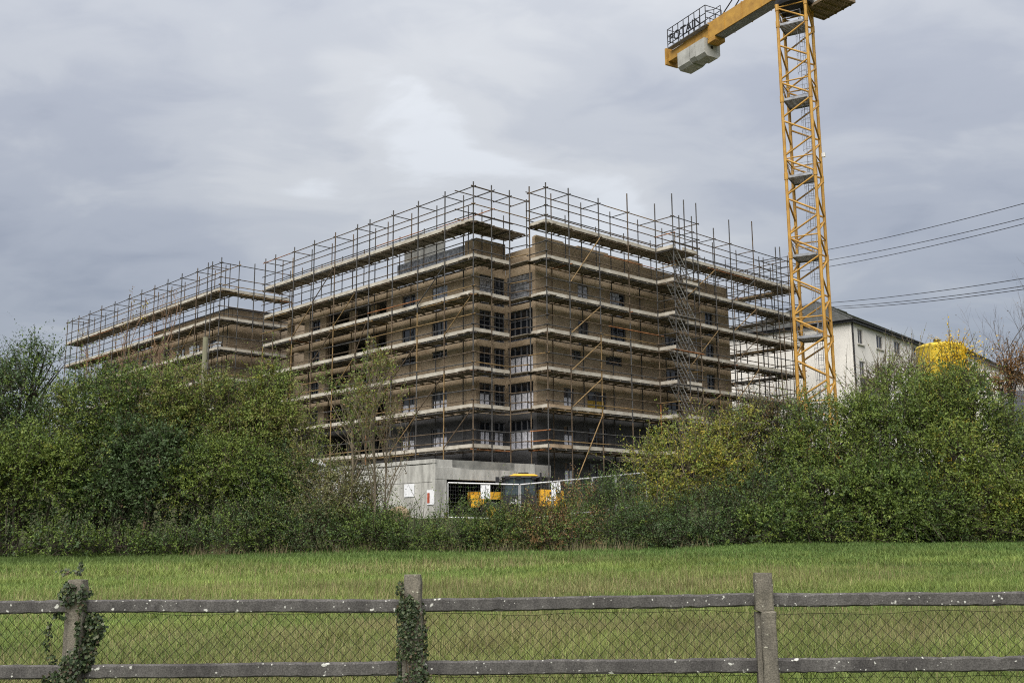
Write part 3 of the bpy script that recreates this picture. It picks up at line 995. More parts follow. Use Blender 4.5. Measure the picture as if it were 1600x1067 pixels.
def scaffold_run(root, A, d, inn, stations, levels, zbase, ends=(0.0, None), inner_at=1.9, toe=True, deckw=(0.10, 1.72), top=True, inner=True, posts=True, brown_first=0, rails=(0.5, 1.25), skip_inner=(), extra=None):
    """one straight run: A plan point (3-D, z=0) at station 0, d along, inn towards the wall"""
    s0 = ends[0]; s1 = ends[1] if ends[1] is not None else stations[-1]
    if posts:
        for i, s in enumerate(stations):
            p = A + d * s
            ztop = (27.58 if top else levels[0] + 1.5) + TR.uniform(-0.06, 0.12) + (extra[i] if extra else 0)
            zb = zbase(p)
            # a standard is two or three pipes joined by couplers
            z = zb
            cuts = [zb, zb + TR.uniform(5.5, 7.5), zb + TR.uniform(12, 14), ztop] if ztop - zb > 15 else [zb, (zb + ztop) / 2 + TR.uniform(-1, 1), ztop]
            for k in range(len(cuts) - 1):
                rod('standard', p + ZV * cuts[k] + d * 0.0, p + ZV * cuts[k + 1], TRAD * 1.12, pick_tube((0.30, 0.42, 0.15, 0.13) if k == 0 else ((0.40, 0.45, 0.14, 0.01) if k < len(cuts) - 2 else (0.75, 0.25, 0, 0))), root)
            if inner and i not in skip_inner:
                q = p + inn * inner_at
                rod('standard', q + ZV * zbase(q), q + ZV * ((27.66 if top else levels[0] + 1.2) + TR.uniform(-0.08, 0.1)), TRAD, pick_tube((0.55, 0.4, 0.05, 0)), root)
    for j, zl in enumerate(levels):
        B0 = A + d * s0; B1 = A + d * s1
        for h in rails:
            long_rail(root, B0 + ZV * (zl + h) - inn * 0.05, B1 + ZV * (zl + h) - inn * 0.05, 'guard_rail')
        long_rail(root, B0 + ZV * (zl - 0.16) + inn * 0.06, B1 + ZV * (zl - 0.16) + inn * 0.06, 'ledger')
        if inner:
            long_rail(root, B0 + inn * (inner_at - 0.06) + ZV * (zl - 0.16), B1 + inn * (inner_at - 0.06) + ZV * (zl - 0.16), 'ledger')
        if top and j == 0:
            long_rail(root, B0 + ZV * 27.14, B1 + ZV * 27.14, 'ledger')
            if inner:
                long_rail(root, B0 + inn * inner_at + ZV * 25.72, B1 + inn * inner_at + ZV * 25.72, 'ledger')
                long_rail(root, B0 + inn * inner_at + ZV * 27.22, B1 + inn * inner_at + ZV * 27.22, 'ledger')
                long_rail(root, B0 + inn * inner_at + ZV * 24.95, B1 + inn * inner_at + ZV * 24.95, 'guard_rail')
        for i, s in enumerate(stations):
            if s < s0 - 0.1 or s > s1 + 0.1:
                continue
            p = A + d * (s + 0.09)
            rod('transom', p - inn * 0.22 + ZV * (zl - 0.10), p + inn * (inner_at + 0.15) + ZV * (zl - 0.10), TRAD * 0.9, pick_tube(), root)
            if top and j == 0 and inner:
                rod('transom', p - inn * 0.15 + ZV * 27.18, p + inn * (inner_at + 0.1) + ZV * 27.18, TRAD * 0.9, pick_tube((0.7, 0.3, 0, 0)), root)
        # deck of loose boards
        mb = MB()
        w0, w1 = deckw
        nb = max(2, int(round((w1 - w0) / 0.27)))
        bw_ = (w1 - w0) / nb
        for b in range(nb):
            s = s0 - TR.uniform(0, 0.25)
            while s < s1:
                e = min(s1 + TR.uniform(0.0, 0.2), s + TR.uniform(3.8, 5.4))
                c = A + d * (s + e) / 2 + inn * (w0 + bw_ * (b + 0.5)) + ZV * (zl - 0.03 + TR.uniform(-0.012, 0.012))
                mb.obox(c, d, inn, ZV, e - s - 0.02, bw_ - 0.025, 0.055)
                s = e
        # joists under the boards
        s = s0 + 0.6
        while s < s1:
            c = A + d * s + inn * (w0 + w1) / 2 + ZV * (zl - 0.115)
            mb.obox(c, d, inn, ZV, 0.07, w1 - w0 + 0.2, 0.09)
            s += 1.25
        deck = mb.build('deck', M_BOARD, root)
        if toe:
            st = [s for s in stations if s0 - 0.1 <= s <= s1 + 0.1]
            if abs(st[0] - s0) > 0.3: st = [s0] + st
            if abs(st[-1] - s1) > 0.3: st = st + [s1]
            for i in range(len(st) - 1):
                a, b = st[i], st[i + 1]
                t = MB()
                ang = TR.uniform(-0.008, 0.008)
                dd = d + ZV * ang; dd = dd / np.linalg.norm(dd)
                t.obox(A + d * (a + b) / 2 + inn * 0.075 + ZV * (zl + 0.115 + TR.uniform(-0.015, 0.015)), dd, inn, ZV, b - a + 0.04, 0.045, 0.27)
                t.build('toe_board', M_TOE2 if (j >= 5 and i < brown_first) else M_TOE, deck)


def brace(root, p, q, m=None):
    rod('brace', p, q, TRAD * 0.95, m or pick_tube((0.15, 0.45, 0.4, 0.0)), root)


def base_pod(p):
    q = np.asarray(p)[:2] - P00
    l_, r_ = q @ PL, q @ PR
    if -3.0 < l_ < 31 and -5.94 < r_ < 5.0:
        return 6.23
    return float(zg(p[0], p[1])) + 0.02


def build_scaffolds():
    # --- main scaffold round the left facade and its corner
    S1 = empty('scaffold', bw(0, 0, 6.23), 'tall scaffold wrapped round the left facade and near corner of the main block', 'scaffold', 'scaffolds round the unfinished blocks')
    st = [0.03, 3.4, 6.76, 10.1, 13.42, 15.25, 18.65, 22.06, 25.47, 28.87, 30.72]
    A = bw(0, 0, 0)
    scaffold_run(S1, A, LV, RV, st, LIFT, base_pod, ends=(0.0, 30.9), skip_inner=(0,))
    for s in (8.4, 11.7, 16.9, 20.3, 23.7, 27.1):
        q = bw(s, 1.9, 0); rod('standard', q + ZV * 21.4, q + ZV * (26.0 + TR.uniform(-.2, .3)), TRAD * 0.9, pick_tube((0.6, 0.4, 0, 0)), S1)
    scaffold_run(S1, A, RV, LV, [1.81, 3.69], LIFT[1:], base_pod, ends=(0.0, 3.69), top=True, deckw=(0.10, 1.75), inner=False)
    scaffold_run(S1, A, RV, LV, [1.81, 3.69, 5.52], LIFT[:1], lambda p: 23.0, ends=(0.0, 5.52), top=True, deckw=(0.10, 2.6), posts=False, toe=False)
    rod('standard', bw(0, 5.52, 6.2), bw(0, 5.52, 27.3), TRAD, TUBES[0], S1)
    for r_ in (1.2, 2.6, 4.9):
        rod('standard', bw(2.0, r_, 21.7), bw(2.0, r_, 26.3), TRAD * 0.9, TUBES[0], S1)
    # narrow ledge inside the notch
    for zl in LIFT[1:]:
        mb = MB()
        for k in range(3):
            mb.obox(bw(-0.2, 3.88 + k * 0.3, zl - 0.04), LV, RV, ZV, 3.3, 0.27, 0.06)
        mb.build('deck', M_BOARD, S1)
        for h in (0.5, 1.25):
            rod('guard_rail', bw(0.1, 3.66, zl + h), bw(-1.75, 3.95, zl + h), TRAD * 0.9, pick_tube(), S1)
    # facade braces, leaning, alternate bays
    for (a0, k0, a1, k1) in ((3.3, 6, 0.15, 5), (6.6, 5, 3.5, 4), (3.3, 3, 0.15, 2.1), (6.7, 2, 3.4, 1), (13.4, 5, 10.2, 4), (10.1, 4, 6.8, 3), (13.4, 4, 10.1, 3), (15.2, 3, 13.5, 2), (18.6, 2, 15.3, 1), (18.6, 4, 15.3, 3), (22, 3, 18.7, 2), (25.4, 2, 22.1, 1), (22, 1, 18.7, 0.1), (28.8, 4, 25.5, 3), (10, 6, 6.8, 5)):
        za = LIFT[int(k0)] + 0.1; zb = LIFT[int(math.floor(k1))] - 0.2
        brace(S1, bw(a0, -0.09, za), bw(a1, -0.09, zb))
    # --- right scaffold with the stair bay
    S2 = empty('scaffold', bw(-3.4, 10, 5), 'tall scaffold along the right facade with a projecting ladder bay', 'scaffold', 'scaffolds round the unfinished blocks')
    A = bw(-3.4, 0, 0)
    st = [4.28, 6.77, 10.21, 13.75, 17.32, 20.6, 22.4, 25.59, 28.02, 31.73, 35.54, 36.3]
    scaffold_run(S2, A, RV, LV, st, LIFT, base_pod, ends=(4.28, 39.5), inner_at=1.9, brown_first=1, skip_inner=(0,), extra=[0, 0, 0, 1.15, 1.1, 0.7, 1.0, 0.5, 1.9, 2.5, 0.6, 0.7])
    for s in (8.4, 12.0, 15.5, 19.0, 24.0, 26.8, 30.0, 33.6):
        q = bw(-1.45, s, 0); rod('standard', q + ZV * 21.6, q + ZV * (26.2 + TR.uniform(-.2, .3)), TRAD * 0.9, pick_tube((0.6, 0.4, 0, 0)), S2)
    # short return into the notch
    scaffold_run(S2, bw(-3.4, 4.28, 0), LV, RV, [1.79], LIFT, base_pod, ends=(0.0, 1.79), inner=False, deckw=(0.1, 0.95))
    # return round the far end
    scaffold_run(S2, bw(-3.4, 39.5, 0), LV, -RV, [0.0, 3.2, 6.4, 9.6], LIFT, base_pod, ends=(0.0, 9.6))
    for s in (37.9,):
        for l_ in (-3.4, -1.5):
            rod('standard', bw(l_, s, zg(*bw(l_, s, 0)[:2])), bw(l_, s, 27.4), TRAD, TUBES[0], S2)
    # projecting ladder bay
    for (l_, s) in ((-5.25, 17.32), (-5.25, 20.6), (-5.25, 18.9)):
        p = bw(l_, s, 0)
        for (z0, z1) in ((float(zg(p[0], p[1])), 12.5), (12.5, 20.0), (20.0, 28.6 + TR.random() * 0.6)):
            rod('standard', p + ZV * z0, p + ZV * z1, TRAD * 1.1, pick_tube((0.4, 0.4, 0.2, 0)), S2)
    for j, zl in enumerate(LIFT):
        mb = MB()
        for k in range(6):
            if k in (2, 3) and j > 0:
                continue          # trap for the ladder
            mb.obox(bw(-5.2 + 0.16 + k * 0.3, 18.96, zl - 0.03), RV, LV, ZV, 3.4, 0.27, 0.055)
        dk = mb.build('deck', M_BOARD, S2)
        t = MB(); t.obox(bw(-4.33, 17.34, zl + 0.115), LV, RV, ZV, 1.75, 0.045, 0.27); t.build('toe_board', M_TOE, dk)
        if j in (0, 1, 4, 5):
            t = MB(); t.obox(bw(-5.19, 19.6, zl + 0.115), RV, LV, ZV, 2.0, 0.045, 0.25); t.build('toe_board', M_TOE, dk)
        for h in (0.5, 1.25) + ((2.66,) if j == 0 else ()):
            rod('guard_rail', bw(-3.3, 17.3, zl + h), bw(-5.45, 17.3, zl + h), TRAD * 0.9, pick_tube(), S2)
            rod('guard_rail', bw(-5.28, 17.0, zl + h), bw(-5.28, 20.9, zl + h), TRAD * 0.9, pick_tube(), S2)
            rod('guard_rail', bw(-3.3, 20.63, zl + h), bw(-5.45, 20.63, zl + h), TRAD * 0.9, pick_tube(), S2)
        rod('ledger', bw(-3.3, 17.3, zl - 0.16), bw(-5.45, 17.3, zl - 0.16), TRAD * 0.9, pick_tube(), S2)
        rod('ledger', bw(-5.28, 17.0, zl - 0.16), bw(-5.28, 20.9, zl - 0.16), TRAD * 0.9, pick_tube(), S2)
    M_ALU = mat('ladder_aluminium', (0.42, 0.42, 0.42), 0.45, 0.15, 3, metal=0.4)
    for j in range(0, 6):
        z1, z0 = LIFT[j] + 0.35, LIFT[j + 1]
        for q, (l_, ra, rb) in enumerate(((-4.95, 17.5, 20.0), (-4.1, 17.7, 20.2))):
            k = MB()
            a = bw(l_, ra, z1); b = bw(l_, rb, z0)
            for s in (-0.2, 0.2):
                k.tube([a + LV * s, b + LV * s], 0.042, 6)
            n = 12
            for i in range(1, n):
                p = a + (b - a) * i / n
                k.tube([p - LV * 0.2, p + LV * 0.2], 0.024, 5)
            k.build('ladder', M_ALU, S2)
    for (a0, k0, a1, k1) in ((6.8, 4, 10.1, 3), (6.8, 3, 10.1, 2), (6.8, 5, 10.1, 4.0), (6.8, 1.6, 10.2, 0), (20.7, 1.4, 25.5, 0), (20.7, 3.6, 25.5, 2), (20.7, 5, 25.5, 4), (28.1, 3, 31.6, 2), (28.1, 2, 31.6, 1), (28.1, 1, 31.6, 0), (28.1, 4.2, 31.6, 3), (6.9, 7, 10.1, 5)):
        f = lambda k: LIFT[int(k)] if k == int(k) and k < 7 else (LIFT[min(6, int(k))] - (k - int(k)) * 2.83 if k < 7 else 4.6)
        brace(S2, bw(-3.5, a0, f(k0) + 0.2), bw(-3.5, a1, f(k1) - 0.2), TUBES[2] if TR.random() < 0.6 else None)
    # --- wing scaffold
    S3 = empty('scaffold', bw(40, -3.17, 8), 'far scaffold round the smaller wing at the left', 'scaffold', 'scaffolds round the unfinished blocks')
    st = [0.05, 1.91, 2.81, 5.05, 8.51, 11.77, 14.93, 18.23, 21.51, 25.41, 29.23, 32.78, 36.18, 38.25, 39.83]
    A = bw(33.5, -3.17, 0)
    zb = lambda p: float(zg(p[0], p[1])) - 0.02
    scaffold_run(S3, A, LV, RV, st, [24.48, 21.65, 18.7, 15.8, 12.9], zb, ends=(0.0, 40.0))
    scaffold_run(S3, A, RV, LV, [3.55, 4.71, 7.6], [24.48, 21.65, 18.7, 15.8], zb, ends=(0.0, 7.8), inner=False)
    for (a0, k0, a1, k1) in ((8.5, 2, 5.1, 1), (14.9, 2, 11.8, 1), (21.5, 2, 18.3, 1), (29.2, 2, 25.5, 1)):
        L3 = [24.48, 21.65, 18.7, 15.8]
        brace(S3, A + LV * a0 - RV * 0.1 + ZV * L3[k0], A + LV * a1 - RV * 0.1 + ZV * L3[k1])
    # loose thing left on the lowest deck by the hedge
    p = at(497, 723, 88.5)
    k = MB(); k.obox(p, np.array([0.82, 0.5, -0.28]), np.array([-0.5, 0.86, 0]), np.array([0.28, 0.1, 0.9]), 1.35, 0.35, 0.32)
    o = k.build('plastic_pipe', mat('white_plastic', (0.75, 0.76, 0.80), 0.4, 0.1, 3), None, origin=p)
    tag(o, 'short white plastic trunking lying on the lowest deck above the left shrubs', 'pipe')


build_scaffolds()
# ------------------------------------------------------------------ tower crane
M_CRANE = mat('crane_ochre', (0.46, 0.262, 0.052), 0.6, 0.14, 1.3, color2=(0.31, 0.165, 0.040), bump=0.15)
M_GREYST = mat('galvanised_grating', (0.27, 0.28, 0.30), 0.55, 0.2, 2.0, metal=0.4)
M_BLACK = mat('black_metal', (0.02, 0.02, 0.022), 0.5, 0.1, 2)
M_BALLAST = mat('ballast_concrete', (0.40, 0.40, 0.375), 0.9, 0.15, 1.0, bump=0.3, color2=(0.27, 0.27, 0.25))
M_WHITE = mat('white_paint', (0.78, 0.78, 0.76), 0.5, 0.06, 2)


def text_mesh(name, s, size, pos, ux, uy, m, parent, depth=0.01, fx=1.0):
    cu_ = bpy.data.curves.new('lettering', 'FONT')
    cu_.body = s
    cu_.size = size
    cu_.extrude = depth
    cu_.align_x = 'CENTER'; cu_.align_y = 'CENTER'
    tmp = bpy.data.objects.new('lettering_curve', cu_)
    COL.objects.link(tmp)
    dg = bpy.context.evaluated_depsgraph_get()
    me = bpy.data.meshes.new_from_object(tmp.evaluated_get(dg))
    bpy.data.objects.remove(tmp)
    ux = np.asarray(ux, float); ux /= np.linalg.norm(ux)
    uy = np.asarray(uy, float); uy = uy - ux * (uy @ ux); uy /= np.linalg.norm(uy)
    uz = np.cross(ux, uy)
    po = np.asarray(pos, float) - (parent_origin(parent) if parent else 0)
    for v in me.vertices:
        c = v.co
        v.co = Vector(tuple(po + ux * c[0] * fx + uy * c[1] + uz * c[2]))
    me.materials.clear(); me.materials.append(m)
    o = bpy.data.objects.new(name, me)
    COL.objects.link(o)
    o.parent = parent
    return o


def build_crane():
    c = np.array([24.05, 81.3])
    ph = math.radians(29)
    e1 = np.array([math.cos(ph), -math.sin(ph), 0]); e2 = np.array([math.sin(ph), math.cos(ph), 0])
    gz = float(zg(c[0], c[1]))
    root = empty('tower_crane', (c[0], c[1], gz), 'tall ochre yellow lattice tower crane with concrete counterweights, right of the scaffold', 'crane')
    C0 = np.array([c[0], c[1], 0.0])
    s = 2.35 / 2
    UT = unit_tube(M_CRANE, 8)

    def K(i, z, k=1.0):
        sx, sy = ((-1, -1), (1, -1), (1, 1), (-1, 1))[i]
        return C0 + e1 * s * sx * k + e2 * s * sy * k + ZV * z
    # plinth
    mb = MB(); mb.obox(C0 + ZV * (gz + 0.2), e1, e2, ZV, 5.5, 5.5, 0.9); mb.build('plinth', M_CONC, root)
    top = 44.6
    for i in range(4):
        z = gz + 0.6
        while z < top - 0.1:
            z2 = min(top, z + 6.66 if z > gz + 1 else 6.66 * math.ceil((z - 3.0) / 6.66) + 3.15)
            if z2 <= z: z2 = z + 6.66
            rod('mast_leg', K(i, z), K(i, z2), 0.135, UT, root)
            # bolted joint sleeve
            mb = MB(); mb.tube([K(i, z2 - 0.28), K(i, z2 + 0.28)], 0.17, 8); mb.build('joint_sleeve', M_CRANE, root)
            z = z2
    # zigzag bracing; section joints every 6.66 m at z = 29.8 + k * 6.66 (platform level)
    z0 = 29.75 - 6.66 * 4
    while z0 < top:
        for f in range(4):
            a, b = f, (f + 1) % 4
            zz = [z0 + 1.66 * k for k in range(5)]
            for k in range(4):
                if zz[k] < gz + 0.6 or zz[k + 1] > top + 1:
                    continue
                p, q = (b, a) if (k % 2 == 0) else (a, b)
                if f >= 2: p, q = q, p
                rod('mast_brace', K(p, zz[k] + 0.16), K(q, zz[k + 1] - 0.16), 0.078, UT, root)
            if z0 + 1.5 > gz + 0.6:
                rod('mast_crossbar', K(a, z0 + 1.55), K(b, z0 + 1.55), 0.06, UT, root)
        z0 += 6.66
    # rest platforms, caged ladders
    n = 0
    z0 = 29.75 - 6.66 * 3
    while z0 < top - 1:
        mb = MB()
        cc = C0 + ZV * z0 - e1 * 0.12
        for k in range(9):
            mb.obox(cc + e2 * (-0.98 + 0.245 * k), e1, e2, ZV, 1.85, 0.20, 0.04)
        mb.obox(cc - e2 * 1.12, e1, e2, ZV, 1.9, 0.05, 0.2); mb.obox(cc + e2 * 1.12, e1, e2, ZV, 1.9, 0.05, 0.2)
        mb.obox(cc - e1 * 0.95, e1, e2, ZV, 0.05, 2.2, 0.2)
        pl = mb.build('rest_platform', M_GREYST, root)
        mb = MB()
        for (x, y) in ((-0.9, -1.0), (0.8, -1.0), (0.8, 1.0), (-0.9, 1.0)):
            mb.tube([cc + e1 * x + e2 * y, cc + e1 * x + e2 * y + ZV * 1.05], 0.022, 5)
        for h in (0.55, 1.05):
            q = [cc + e1 * x + e2 * y + ZV * h for (x, y) in ((0.8, -1.0), (-0.9, -1.0), (-0.9, 1.0), (0.8, 1.0))]
            mb.tube(q, 0.02, 5)
        mb.build('platform_rail', M_GREYST, pl)
        zt = z0 + 6.66 + 0.9
        lx = C0 + e1 * (0.45) + e2 * (0.5 if n % 2 else 0.2)
        mb = MB()
        for sd in (-0.2, 0.2):
            mb.tube([lx + e1 * sd + ZV * z0, lx + e1 * sd + ZV * min(zt, top + 1)], 0.026, 6)
        z = z0 + 0.3
        while z < min(zt, top + 1) - 0.2:
            mb.tube([lx - e1 * 0.2 + ZV * z, lx + e1 * 0.2 + ZV * z], 0.016, 5); z += 0.42
        z = z0 + 2.4
        hoops = []
        while z < min(zt, top + 1) - 0.3:
            ring = [lx - e2 * 0.36 + e1 * 0.4 * math.cos(t) - e2 * 0.42 * math.sin(t) + ZV * z for t in np.linspace(-0.4, math.pi + 0.4, 9)]
            mb.tube(ring, 0.016, 4); hoops.append(ring); z += 0.85
        for k in (1, 3, 5, 7):
            if len(hoops) > 1:
                mb.tube([hoops[0][k], hoops[-1][k]], 0.013, 4)
        mb.build('ladder', M_GREYST, root)
        z0 += 6.66; n += 1
    # small lamp and box fixed to the right rear leg
    mb = MB(); p = K(2, 31.9) + e1 * 0.25; mb.obox(p, e1, e2, ZV, 0.28, 0.22, 0.34); mb.build('lamp_box', M_WHITE, root)
    # slewing unit
    mb = MB()
    mb.lathe(C0 + ZV * (top - 0.1), [(0.01, 0.3), (1.55, 0.3), (1.6, 0.55), (1.6, 0.95), (1.3, 1.0), (1.3, 1.5), (0.01, 1.5)], 28)
    mb.build('slewing_ring', M_BLACK, root)
    jd = np.array([0.5, -0.866, 0]); jn = np.array([0.866, 0.5, 0])      # jib towards the road, right of the camera
    mb = MB()
    mb.obox(C0 + ZV * (top + 2.2), jd, jn, ZV, 2.6, 2.3, 1.9)
    mb.build('turret', M_CRANE, root)
    mb = MB()
    for sx in (-0.9, 0.9):
        for sy in (-0.8, 0.8):
            mb.tube([C0 + jd * sx + jn * sy + ZV * (top + 3.1), C0 + jd * 0.2 + ZV * (top + 9.0)], 0.11, 6)
    mb.build('tower_head', M_CRANE, root)
    # counter jib: two box girders, the outer one narrower, underside at 46.35
    zb = 46.35
    bk = -jd
    mb = MB()

    def girder(t0, t1, zb0, zt0, zb1, zt1, w0, w1):
        mb.hexa([C0 + bk * t0 - jn * w0 + ZV * zb0, C0 + bk * t1 - jn * w1 + ZV * zb1, C0 + bk * t1 + jn * w1 + ZV * zb1, C0 + bk * t0 + jn * w0 + ZV * zb0,
                 C0 + bk * t0 - jn * w0 + ZV * zt0, C0 + bk * t1 - jn * w1 + ZV * zt1, C0 + bk * t1 + jn * w1 + ZV * zt1, C0 + bk * t0 + jn * w0 + ZV * zt0])
    girder(1.2, 10.2, zb - 0.05, zb + 1.55, zb - 0.05, zb + 1.5, 0.62, 0.62)
    mb.build('counter_jib', M_CRANE, root)
    mb = MB(); girder(1.5, 10.15, zb - 0.11, zb - 0.055, zb - 0.11, zb - 0.055, 0.5, 0.5); mb.build('underside_shade_plate', M_GREYST, root)  # added grey steel plate; its tone paints the shade under the girder
    mb = MB(); girder(10.22, 16.2, zb + 0.15, zb + 1.25, zb + 0.25, zb + 1.15, 0.5, 0.5); mb.build('counter_jib', M_CRANE, root)
    mb = MB(); girder(16.22, 16.45, zb - 0.1, zb + 1.6, zb - 0.1, zb + 1.6, 0.75, 0.75); mb.build('end_plate', M_CRANE, root)
    mb = MB(); girder(9.3, 10.3, zb - 0.45, zb - 0.06, zb - 0.45, zb - 0.06, 0.62, 0.62); mb.build('splice_block', M_CRANE, root)
    mb = MB()
    for t in (3.2, 5.6, 7.9, 10.1):
        girder(t, t + 0.08, zb - 0.09, zb + 1.58, zb - 0.09, zb + 1.58, 0.66, 0.66)
    mb.build('girder_rib', M_CRANE, root)
    # ballast: three slabs hung below the outer girder
    t = 10.4
    for k, w in enumerate((1.35, 0.8, 1.8)):
        mb = MB()
        t2 = t + w - 0.05
        zz0, zz1 = zb - 1.58 + (0.14 if k == 1 else 0), zb + 0.16
        hw = 0.95
        ch = 0.3
        A_ = []
        for tt in (t, t2):
            A_.append([C0 + bk * tt + jn * x + ZV * z for (x, z) in ((-hw, zz0 + ch), (-hw + ch, zz0), (hw - ch, zz0), (hw, zz0 + ch), (hw, zz1), (-hw, zz1))])
        i0 = len(mb.v)
        mb.v += [tuple(p) for p in A_[0]] + [tuple(p) for p in A_[1]]
        mb.f.append(tuple(i0 + q for q in reversed(range(6)))); mb.uv.append(None)
        mb.f.append(tuple(i0 + 6 + q for q in range(6))); mb.uv.append(None)
        for q in range(6):
            mb.f.append((i0 + q, i0 + (q + 1) % 6, i0 + 6 + (q + 1) % 6, i0 + 6 + q)); mb.uv.append(None)
        bl = mb.build('ballast_block', M_BALLAST, root)
        if k == 0:
            mb = MB(); mb.tube([C0 + bk * (t - 0.02) - jn * 0.05 + ZV * (zb - 0.65), C0 + bk * (t + 0.1) - jn * 0.05 + ZV * (zb - 0.65)], 0.16, 12); mb.build('lifting_hole', M_BLACK, bl)
        t += w
    # walkway with railing and the maker's sign
    mb = MB()
    for sd in (-1, 1):
        mb.obox(C0 + bk * 12.85 + jn * sd * 0.70 + ZV * (zb + 1.3), bk, jn, ZV, 5.7, 0.6, 0.06)
    wk = mb.build('walkway', M_GREYST, root)
    mb = MB()
    for sd in (-0.98, 0.98):
        for tt in np.linspace(10.05, 15.65, 8):
            q = C0 + bk * tt + jn * sd + ZV * (zb + 1.3); mb.tube([q, q + ZV * 1.9], 0.045, 6)
        for h in (0.35, 1.1, 1.9):
            mb.tube([C0 + bk * 10.05 + jn * sd + ZV * (zb + 1.3 + h), C0 + bk * 15.65 + jn * sd + ZV * (zb + 1.3 + h)], 0.04, 6)
    for h in (0.7, 1.3, 1.9):
        mb.tube([C0 + bk * 15.65 - jn * 0.98 + ZV * (zb + 1.3 + h), C0 + bk * 15.65 + jn * 0.98 + ZV * (zb + 1.3 + h)], 0.035, 6)
        mb.tube([C0 + bk * 10.05 - jn * 0.98 + ZV * (zb + 1.3 + h), C0 + bk * 10.05 + jn * 0.98 + ZV * (zb + 1.3 + h)], 0.035, 6)
    for tt in (9.3, 8.4):
        q = C0 + bk * tt - jn * 0.6 + ZV * (zb + 1.5); mb.tube([q, q + ZV * 1.0], 0.035, 6)
    mb.tube([C0 + bk * 10.05 - jn * 0.98 + ZV * (zb + 2.6), C0 + bk * 9.3 - jn * 0.6 + ZV * (zb + 2.5), C0 + bk * 8.4 - jn * 0.6 + ZV * (zb + 2.5)], 0.035, 6)
    mb.build('railing', M_BLACK, wk)
    sp = C0 + bk * 13.0 - jn * 1.04 + ZV * (zb + 2.02)
    text_mesh('sign_lettering', 'POTAIN', 1.3, sp, -bk, ZV, M_BLACK, wk, 0.03, fx=1.0)
    # tie bars from the tower head
    for sd in (-0.4, 0.4):
        rod('tie_bar', C0 + bk * 8.6 + jn * sd + ZV * (zb + 1.5), C0 + bk * 0.1 + jn * sd * 0.3 + ZV * (top + 8.8), 0.06, unit_tube(M_BLACK, 6), root)
    # front jib, overhead to the right
    UT2 = UT
    ja = [C0 + jn * sd * 0.75 + ZV * 46.6 for sd in (-1, 1)]
    tp = C0 + ZV * 48.4
    for q in ja:
        rod('jib_chord', q + jd * 1.0, q + jd * 46, 0.09, UT2, root)
    rod('jib_chord', tp + jd * 1.4, tp + jd * 44, 0.09, UT2, root)
    for k in range(22):
        t0 = 1.2 + 2 * k
        for q in ja:
            rod('jib_brace', q + jd * t0, tp + jd * (t0 + 1), 0.045, UT2, root)
            rod('jib_brace', tp + jd * (t0 + 1), q + jd * (t0 + 2), 0.045, UT2, root)
    rod('tie_bar', tp + jd * 26, C0 + ZV * (top + 9.0), 0.05, UT2, root)
    # cab and its grating platform beside the turret
    pc = C0 + jd * 1.7 + jn * 2.15 + ZV * 44.75
    mb = MB()
    for k in range(8):
        mb.obox(pc + jn * (-1.15 + 0.33 * k), jd, jn, ZV, 3.4, 0.29, 0.06)
    mb.obox(pc + jn * 1.35, jd, jn, ZV, 3.5, 0.08, 0.24); mb.obox(pc - jn * 1.35, jd, jn, ZV, 3.5, 0.08, 0.24)
    mb.obox(pc + jd * 1.72, jd, jn, ZV, 0.08, 2.7, 0.24); mb.obox(pc - jd * 1.72, jd, jn, ZV, 0.08, 2.7, 0.24)
    for k in range(4):
        mb.obox(pc + jd * (-1.2 + 0.8 * k) - ZV * 0.09, jd, jn, ZV, 0.08, 2.9, 0.12)
    cp = mb.build('cab_platform', mat('platform_brown', (0.23, 0.17, 0.11), 0.7, 0.2, 2.0), root)
    mb = MB()
    for (x, y) in ((-1.65, 1.3), (0, 1.3), (1.65, 1.3), (1.65, 0), (1.65, -1.3)):
        q = pc + jd * x + jn * y; mb.tube([q, q + ZV * 1.2], 0.035, 6)
    for h in (0.6, 1.2):
        mb.tube([pc + jd * x + jn * y + ZV * h for (x, y) in ((-1.65, 1.3), (1.65, 1.3), (1.65, -1.3))], 0.03, 6)
    mb.build('platform_rail', M_BLACK, cp)
    mb = MB(); mb.obox(pc + ZV * 1.35 - jn * 0.2, jd, jn, ZV, 2.2, 1.5, 2.1); cb = mb.build('cab', M_WHITE, root)
    for sd in (-1, 1):
        mb = MB(); mb.obox(pc + ZV * 1.6 - jn * 0.2 + jn * sd * 0.76, jd, jn, ZV, 1.8, 0.04, 1.3); mb.build('cab_window', M_GLASS, cb)
    mb = MB(); mb.obox(pc + ZV * 1.5 - jn * 0.2 + jd * 1.12, jd, jn, ZV, 0.04, 1.3, 1.6); mb.build('cab_window', M_GLASS, cb)
    return root


build_crane()

# ------------------------------------------------------------------ white rendered house, right
M_REND = mat('cream_render', (0.75, 0.725, 0.67), 0.9, 0.05, 0.5, bump=0.15, color2=(0.63, 0.61, 0.565))
M_SLATE = mat('dark_slate', (0.060, 0.060, 0.058), 0.75, 0.25, 1.5, bump=0.3, color2=(0.040, 0.043, 0.034))
M_MOSSROOF = mat('mossy_slate', (0.070, 0.070, 0.055), 0.8, 0.25, 0.8, bump=0.3, color2=(0.055, 0.065, 0.030))
M_GUT = mat('dark_gutter', (0.022, 0.022, 0.024), 0.45, 0.1, 2)
M_UPVC = mat('white_window_frame', (0.42, 0.41, 0.40), 0.5, 0.06, 2)
M_SILL = mat('painted_sill', (0.55, 0.53, 0.48), 0.8, 0.1, 2)
M_BROWNROOF = mat('brown_tile', (0.165, 0.095, 0.055), 0.85, 0.25, 1.0, bump=0.3)


